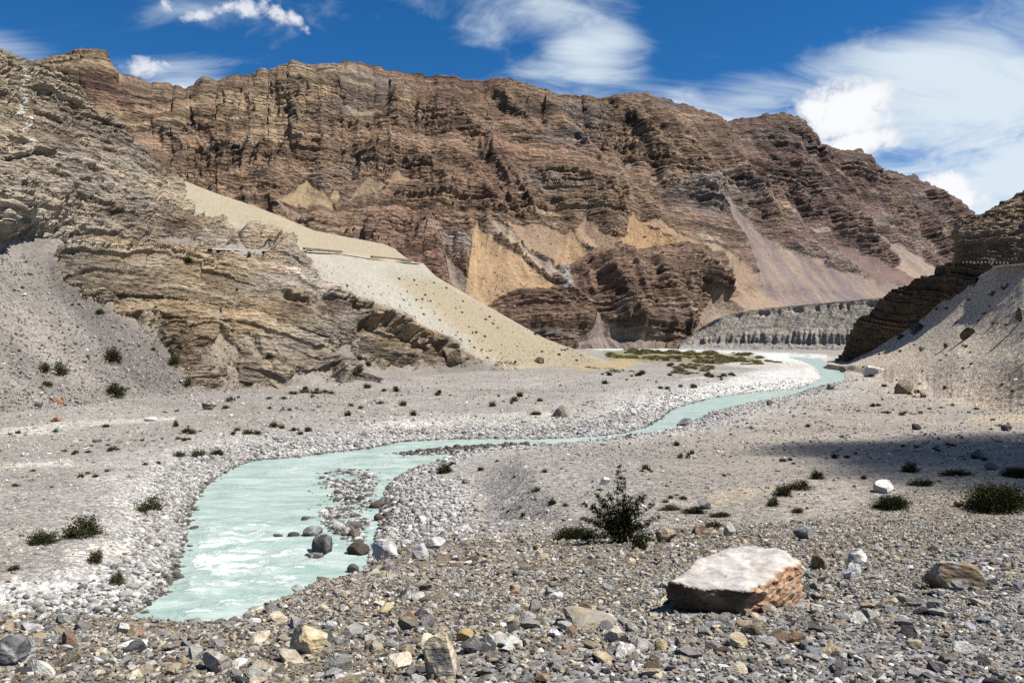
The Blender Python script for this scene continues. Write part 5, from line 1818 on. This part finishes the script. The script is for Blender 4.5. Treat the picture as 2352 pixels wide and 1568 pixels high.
SHRUBS = [
    (258, 830, 42, 36, 'round dark green shrub alone high on the left scree', HL), (103, 852, 30, 25, 'left one of two neighbouring shrubs on the left scree', HL), (138, 860, 36, 33, 'right one of two neighbouring shrubs on the left scree', HL),
    (264, 908, 52, 33, 'olive green shrub at the foot of the left scree', HL), (108, 886, 24, 16, 'small shrub below the two neighbouring shrubs', HL), (399, 838, 26, 30, 'pale green shrub at the edge of the ochre outcrop', HL),
    (432, 886, 26, 26, 'green shrub against the foot of the ochre outcrop', HL), (619, 826, 28, 18, 'dark shrub on the lower ledges of the ochre outcrop', HL), (228, 720, 24, 12, 'low shrub at the upper edge of the violet scree', HL),
    (432, 604, 22, 22, 'dark shrub on the ledges under the hill road', HL), (337, 570, 32, 22, 'shrub just above the ochre outcrop', HL), (213, 574, 20, 18, 'shrub on top of the ochre outcrop', HL), (300, 568, 18, 12, 'tiny shrub between the two shrubs above the outcrop', HL),
    (571, 590, 14, 14, 'small shrub under the retaining slope of the hill road', HL), (846, 840, 16, 14, 'right of the two small shrubs in the grey scree gully', HL), (826, 826, 14, 12, 'left of the two small shrubs in the grey scree gully', HL), (352, 805, 12, 10, 'small shrub on the tan slope below the ochre beds', HL),
    (344, 1174, 62, 36, 'dark shrub near the left bank of the rapids', 'ground'), (190, 1230, 90, 50, 'largest dark shrub on the left gravel flat', 'ground'), (97, 1247, 68, 36, 'dark shrub left of the largest one on the flat', 'ground'),
    (221, 1292, 36, 36, 'reddish green shrub below the largest shrub', 'ground'), (269, 1342, 34, 40, 'thin pale shrub on the white cobbles', 'ground'), (32, 1309, 28, 12, 'flat little shrub at the left edge on the cobbles', 'ground'),
    (1021, 1086, 42, 26, 'dark shrub on the right bank near the water', 'ground'), (1876, 1100, 32, 27, 'dark shrub by two white stones on the right flat', 'ground'), (1800, 1138, 46, 30, 'nearer shrub of the pair at the rim of the stony bank', 'ground'),
    (1838, 1124, 52, 27, 'farther shrub of the pair at the rim of the stony bank', 'ground'), (1776, 1162, 28, 26, 'small shrub in front of the pair', 'ground'), (2090, 1084, 40, 26, 'dark shrub inside the cloud shadow', 'ground'),
    (1268, 1159, 22, 18, 'small dark shrub left of the tall bush on the flat', 'ground'), (1833, 1178, 30, 14, 'faded low shrub on the stones left of the white boulder', 'ground'), (2306, 922, 26, 14, 'dark shrub on the right flat near the long grey rock', 'ground'), (2268, 920, 18, 12, 'small shrub left of the dark one near the long rock', 'ground'),
    (1640, 1212, 52, 16, 'low green mat over the reddish blocks', 'ground'), (1230, 953, 30, 11, 'dark shrub left of the lone brown boulder', 'ground'), (1590, 1046, 14, 14, 'small upright shrub on the middle of the right flat', 'ground'), (404, 981, 14, 20, 'upright shrub at the end of the pale sand streak', 'ground'),
]
for s in SHRUBS:
    shrub(*s[:4], s[4], s[5])
shrub(2290, 1172, 150, 72, 'broad dense dark shrub at the right edge of the stony bank', kind='big', depth=120)
shrub(2335, 1095, 70, 26, 'dark low shrub behind the broad dense one', kind='big', depth=60)
shrub(2048, 1168, 94, 36, 'green low shrub under the bright white boulder', kind='big', depth=70)
shrub(2118, 1116, 62, 18, 'flat green shrub right of the bright white boulder', kind='bush', depth=30)
shrub(2195, 1092, 90, 16, 'long dark shrub along the front rim of the cloud shadow', kind='bush', depth=30)
shrub(1540, 1172, 60, 14, 'left end of the green grass strip behind the bank', kind='bush', depth=24, cat='grass')
shrub(1595, 1180, 66, 17, 'middle of the green grass strip behind the bank', kind='bush', depth=24, cat='grass')
shrub(1655, 1188, 60, 16, 'right end of the green grass strip behind the bank', kind='bush', depth=24, cat='grass')
shrub(1320, 1242, 108, 38, 'olive low shrub spreading left of the tall bush', kind='big', depth=70)


def tall_bush():
    r = np.random.default_rng(77)
    p = on_ground(1425, 1246)
    k = p.y / F
    root = bpy.data.objects.new('tall_bush', None)
    C.objects.link(root); root.location = p
    tag(root, 'tall dark desert bush with a thin spire above its dense base', 'bush')
    bm = bmesh.new()
    tips = []
    stems = [(-4, 174, 9), (-30, 112, 6), (20, 106, 6), (-56, 108, 5), (-86, 86, 5), (48, 104, 5), (78, 84, 5), (-40, 98, 5), (6, 148, 5), (58, 46, 4), (-70, 56, 4), (8, 96, 5), (-12, 62, 4), (84, 62, 4), (-92, 60, 4), (-62, 84, 4), (60, 104, 4), (30, 80, 4)]
    for (dx, hh, w) in stems:
        base = Vector((r.uniform(-14, 14), r.uniform(-12, 12), 0)) * k
        dy = r.uniform(-40, 40) * (1 - hh / 220)
        e = Vector((dx, dy, hh)) * k
        c = Vector((dx * 0.35, dy * 0.3, hh * 0.55)) * k + Vector((r.normal(0, 4), r.normal(0, 4), 0)) * k
        stick(bm, [base, (base + c) * 0.5 + Vector((r.normal(0, 2), 0, 0)) * k, c, (c + e) * 0.5 + Vector((r.normal(0, 3), r.normal(0, 3), 0)) * k, e], 1.6 * k, 0.25, 5)
        for t in np.linspace(0.22, 1, 12):
            q = (base.lerp(c, t / 0.55) if t < 0.55 else c.lerp(e, (t - 0.55) / 0.45))
            for j in range(3):
                L = (26 * (1 - t) + 11) * k * r.uniform(0.3, 1.45)
                if abs(dx) < 20 and hh > 140 and t > 0.5:
                    L *= 0.6
                a = r.uniform(0, 6.283)
                d = Vector((math.cos(a), math.sin(a), r.uniform(-0.1, 0.8))).normalized() * L
                stick(bm, [q, q + d * 0.6 + Vector((0, 0, 0.06 * L)), q + d], 0.5 * k, 0.3, 3)
                tips.append((np.array(q), np.array(d)))
    me = bpy.data.meshes.new('tall_bush_branches'); bm.to_mesh(me); bm.free(); me.materials.append(M_TWIG)
    link('branches', me, root)
    cs, ds, tn = [], [], []
    for q, d in tips:
        n = 18
        t = r.random(n) ** 0.7
        c = q[None, :] + d[None, :] * t[:, None] + r.normal(0, 2.4 * k, (n, 3))
        c[:, 2] = np.maximum(c[:, 2], 0.5 * k)
        cs.append(c); ds.append(d[None, :] / np.linalg.norm(d) + r.normal(0, 0.5, (n, 3)) + np.array([0, 0, 0.4])); tn.append(np.full(n, r.random()))
    # dense skirt
    n = 3600
    a = r.uniform(0, 6.283, n); rr = np.sqrt(r.random(n))
    hx = 84 * rr * np.cos(a); hy = 46 * rr * np.sin(a)
    hz = np.abs(r.normal(0, 1, n)) * 27 * (1.1 - rr ** 2) + 3
    lump = fbm(hx * 0.05, hy * 0.05, hz * 0.05, 3, seed=601)
    kp = lump > -0.08
    c = np.stack([hx - 6, hy, hz], -1)[kp] * k
    cs.append(c); ds.append(np.stack([np.cos(a), np.sin(a), np.full(n, 0.8)], -1)[kp] + r.normal(0, .4, (kp.sum(), 3))); tn.append(np.clip(0.4 + lump[kp], 0, 1))
    link('foliage', leaf_mesh('tall_bush_foliage', np.concatenate(cs), np.concatenate(ds), 1.9 * k, np.clip(np.concatenate(tn) * 0.8, 0, 1), 2.6, 5), root)
    # drooping sprig at its foot
    shrub(1468, 1262, 38, 46, 'drooping dark sprig at the foot of the tall bush')


tall_bush()

TUFTS = [(423, 995, 16, 12), (441, 997, 20, 14), (570, 997, 26, 13), (592, 998, 20, 12), (630, 982, 24, 16), (648, 985, 15, 12), (675, 990, 20, 10), (708, 991, 18, 14), (545, 990, 16, 10), (535, 999, 14, 10), (690, 998, 16, 9)]
for t in TUFTS:
    shrub(*t, 'dark green tuft in the row of tufts left of the river bend', kind='tuft', group='row of tufts left of the river bend', cat='tuft')
for i, t in enumerate([(412, 1048, 30, 15), (456, 1050, 30, 22), (497, 1046, 30, 17)]):
    shrub(*t, ['leftmost of three dark tufts near the upper river bank', 'middle one of three dark tufts near the upper river bank', 'rightmost of three dark tufts near the upper river bank'][i], kind='tuft', group='three tufts near the upper bank', cat='tuft')
for t in [(700, 904, 30, 12), (725, 905, 24, 10), (672, 906, 24, 9), (745, 903, 20, 8), (760, 905, 18, 8)]:
    shrub(*t, 'green low tuft in the patch below the ochre outcrop', kind='tuft', group='tufts in the patch below the ochre outcrop', cat='tuft')


def random_tufts():
    r = np.random.default_rng(88)
    zones = [((0, 480), (965, 1130), 34, 'small dry tuft dotted over the left gravel flat', (8, 16)), ((520, 1300), (890, 960), 34, 'small dark tuft on the flat beneath the yellow spur', (7, 20)),
             ((1040, 1560), (1060, 1190), 18, 'small olive tuft on the right gravel bar behind the bank', (10, 18)), ((1560, 2050), (960, 1150), 20, 'small dark tuft on the right flat beside the cloud shadow', (8, 18)),
             ((1950, 2340), (890, 965), 24, 'small dark tuft on the stony ground under the right scree', (8, 15)), ((1320, 1700), (838, 890), 30, 'small dark tuft on the far flat before the river bend', (6, 16)),
             ((2060, 2340), (985, 1090), 12, 'small tuft inside the cloud shadow', (9, 18))]
    for (xr, yr, n, lab, sz) in zones:
        c = 0
        while c < n:
            if c % 4 == 0 or r.random() < 0.3:
                qx, qy = r.uniform(*xr), r.uniform(*yr)
            px = qx + r.normal(0, 22); py = qy + r.normal(0, 4)
            p = on_ground(px, py)
            d, _ = river_sdf(np.array([p.x]), np.array([p.y]))
            if d[0] < 2.0:
                continue
            w = r.uniform(*sz)
            shrub(px, py, w, w * r.uniform(0.45, 0.85), lab, kind='tuft', group=lab.replace('small', 'the small').replace('tuft', 'tufts'), cat='tuft')
            c += 1
    for (xr, yr, n, lab, hill, sz) in [((690, 1380), (640, 840), 60, 'tiny olive tuft on the yellow scree spur', HL, (4, 8)), ((1980, 2350), (640, 900), 40, 'tiny dark tuft on the right scree slope', HR, (5, 10)), ((0, 560), (600, 900), 30, 'tiny tuft on the left scree and ledges', HL, (5, 10))]:
        c = 0
        while c < n:
            px = r.uniform(*xr); py = r.uniform(*yr)
            if hill is HL and xr[0] > 600 and not poly_sdf(np.array([px]), np.array([py]), SPUR)[0] > 4:
                continue
            if hill is HR and py < np.interp(px, [1950, 2100, 2200, 2290, 2352], [835, 742, 668, 620, 612]):
                continue
            w = r.uniform(*sz)
            shrub(px, py, w, w * 0.7, lab, hill, 'tuft', lab.replace('tuft', 'tufts'), 'tuft')
            c += 1


random_tufts()


M_COVER = foliage_material('bank_foliage', (0.06, 0.056, 0.024), (0.17, 0.145, 0.065))


def far_cover():
    r = np.random.default_rng(99)
    cm = [b[0].copy() for b in BUSH] + [t.copy() for t in TUFT[:2]]
    for q in cm:
        q.materials.clear(); q.materials.append(M_COVER)
    col = proto_collection('cover_plants', cm)
    P, S = [], []
    zones = [([(1385, 807), (1450, 804), (1600, 808), (1720, 812), (1755, 822), (1700, 832), (1600, 834), (1480, 829), (1400, 825)], 260, 2.4), ([(1545, 842), (1600, 836), (1640, 843), (1625, 856), (1580, 862), (1545, 858)], 120, 1.8),
             ([(1340, 846), (1400, 848), (1460, 856), (1390, 858)], 60, 1.2), ([(1600, 834), (1760, 828), (1820, 832), (1700, 838)], 120, 1.6)]
    for poly, n, sz in zones:
        xs = [p[0] for p in poly]; ys = [p[1] for p in poly]
        c = 0
        while c < n:
            px = r.uniform(min(xs), max(xs)); py = r.uniform(min(ys), max(ys))
            if poly_sdf(np.array([px]), np.array([py]), poly)[0] < 0 or perlin(np.array([px * 0.02]), np.array([py * 0.12]), None, 9)[0] < -0.15:
                continue
            Y = (CAMZ - 1.4) * F / (py - CY)
            x = Y * (px - CX) / F
            P.append((x, Y, float(ground_z(np.array([x]), np.array([Y]))[0]) - 0.05))
            w = sz * r.uniform(0.5, 1.4) * Y / 400
            S.append((w * 1.5, w * 1.5, w * 0.55)); c += 1
    n = len(P)
    scatter('low_vegetation', 'low green vegetation covering the far river bend', col, P, S, np.stack([np.zeros(n), np.zeros(n), r.uniform(0, 6, n)], -1), np.ones((n, 3)) * 0.1, r.integers(0, 7, n))


far_cover()

# ------------------------------------------------------------------ the hill road, its walls, the guard stones
def ribbon(name, hill, line, width, thick, mat, lift=0.1):
    pts = []
    for (a, b) in zip(line[:-1], line[1:]):
        for t in np.linspace(0, 1, 6)[:-1]:
            pts.append(hill.at(a[0] + (b[0] - a[0]) * t, a[1] + (b[1] - a[1]) * t)[0])
    pts.append(hill.at(*line[-1])[0])
    P = np.array([p[:] for p in pts])
    for it in range(3):
        P[1:-1] = 0.25 * P[:-2] + 0.5 * P[1:-1] + 0.25 * P[2:]
    d = np.gradient(P, axis=0); d[:, 2] = 0; d /= np.linalg.norm(d, axis=1)[:, None]
    out = np.stack([d[:, 1], -d[:, 0], np.zeros(len(d))], -1)
    out *= np.sign(np.sum(out * -P, 1))[:, None]
    V = []
    for s, z in ((-0.6, lift), (0.4, lift), (0.4, lift - thick), (-0.6, lift - thick)):
        V.append(P + out * width * s + np.array([0, 0, z]))
    n = len(P)
    V = np.concatenate(V)
    Fc = []
    for k in range(4):
        for i in range(n - 1):
            a = k * n + i; b = ((k + 1) % 4) * n + i
            Fc.append((a, a + 1, b + 1, b))
    return structure(link(name, mesh_from(name, V, Fc, mat, None, False))), P, out


ribbon('road', HL, [(478, 572), (520, 573), (560, 574), (600, 575), (640, 575), (695, 574)], 2.0, 0.25, M_ROAD, 0.02)
ribbon('road', HL, [(695, 577), (780, 582), (850, 594), (940, 603), (1000, 608)], 2.2, 0.25, M_ROAD, 0.03)


def dry_wall(line, height, label):
    r = np.random.default_rng(int(line[0][0]))
    A = HL.at(*line[0])[0]; B = HL.at(*line[-1])[0]
    L = (B - A).length
    d = (B - A).normalized()
    nrm = Vector((d.y, -d.x, 0)).normalized()
    if nrm.dot(-A) < 0:
        nrm = -nrm
    bm = bmesh.new()
    rows = 4
    h = height / rows
    for k in range(rows):
        x = -r.uniform(0, 0.5)
        while x < L:
            w = r.uniform(0.45, 0.95)
            c = A + d * (x + w / 2) + Vector((0, 0, h * (k + 0.5) - 0.15)) + nrm * (0.7 + r.uniform(-0.05, 0.05))
            m = Matrix.Translation(c) @ Matrix((d, nrm, Vector((0, 0, 1)))).transposed().to_4x4() @ Matrix.Diagonal((w * 0.94, 0.6, h * 0.92, 1))
            bmesh.ops.create_cube(bm, size=1.0, matrix=m)
            x += w
    me = bpy.data.meshes.new('retaining_wall'); bm.to_mesh(me); bm.free(); me.materials.append(M_WALLSTONE)
    o = link('retaining_wall', me)
    tag(o, label, 'wall', 'dry stone walls of the hill road')


dry_wall([(692, 573), (778, 580)], 0.65, 'left dry stone retaining wall under the hill road on the yellow scree')
dry_wall([(848, 592), (940, 600)], 0.75, 'right dry stone retaining wall under the hill road on the yellow scree')
ribbon('road', HR, [(2292, 612), (2320, 609), (2352, 606), (2420, 603)], 2.5, 0.3, M_ROAD, 0.1)
gm = bpy.data.meshes.new('guard_stone')
bm = bmesh.new()
bmesh.ops.create_cone(bm, cap_ends=True, segments=8, radius1=0.13, radius2=0.10, depth=0.34, matrix=Matrix.Translation((0, 0, 0.27)))
bmesh.ops.bevel(bm, geom=list(bm.edges), offset=0.04, segments=1, affect='EDGES')
bm.to_mesh(gm); bm.free(); gm.materials.append(M_WHITE)
for i in range(13):
    px = 2212 + i * 8.5
    t = (px - 2212) / 110
    Y = 200 - 50 * t
    py = np.interp(px, [2205, 2262, 2330], [602, 601, 604])
    o = link('guard_stone', gm, None, (Y * (px - CX) / F, Y, CAMZ + Y * (CY - py) / F - 0.35))
    tag(o, 'small white guard stone on the road edge under the roadside cliff', 'guard stone', 'white guard stones along the right road')

# ------------------------------------------------------------------ the cloud whose shadow crosses the right flat
def cloud():
    m = bpy.data.materials.new('cloud_vapour')
    m.use_nodes = True
    g = NT(m.node_tree)
    out = g.n('ShaderNodeOutputMaterial')
    v = g.n('ShaderNodeVolumePrincipled')
    v.inputs['Color'].default_value = (1, 1, 1, 1)
    v.inputs['Density'].default_value = 0.2
    g.l(v.outputs[0], out.inputs['Volume'])
    H = 330.0
    bm = bmesh.new()
    c = Vector((43, 45.0, 2)) + SUNV * (H / SUNV.z)
    bmesh.ops.create_icosphere(bm, subdivisions=5, radius=1.0)
    for vv in bm.verts:
        p = vv.co.copy()
        n = float(perlin(np.array([p.x * 2.6]), np.array([p.y * 2.6]), np.array([p.z * 1.5]), 3)[0])
        n2 = float(perlin(np.array([p.x * 7.0]), np.array([p.y * 7.0]), np.array([p.z * 4.0]), 5)[0])
        k = 1 + 0.16 * n + 0.10 * n2
        vv.co = c + Vector((p.x * 27 * k, p.y * 23 * k, p.z * 9 * k))
    me = bpy.data.meshes.new('cloud'); bm.to_mesh(me); bm.free(); me.materials.append(m)
    o = link('cloud', me)
    o['kind'] = 'structure'
    o['label'] = 'small white cloud high above the right flat'


cloud()
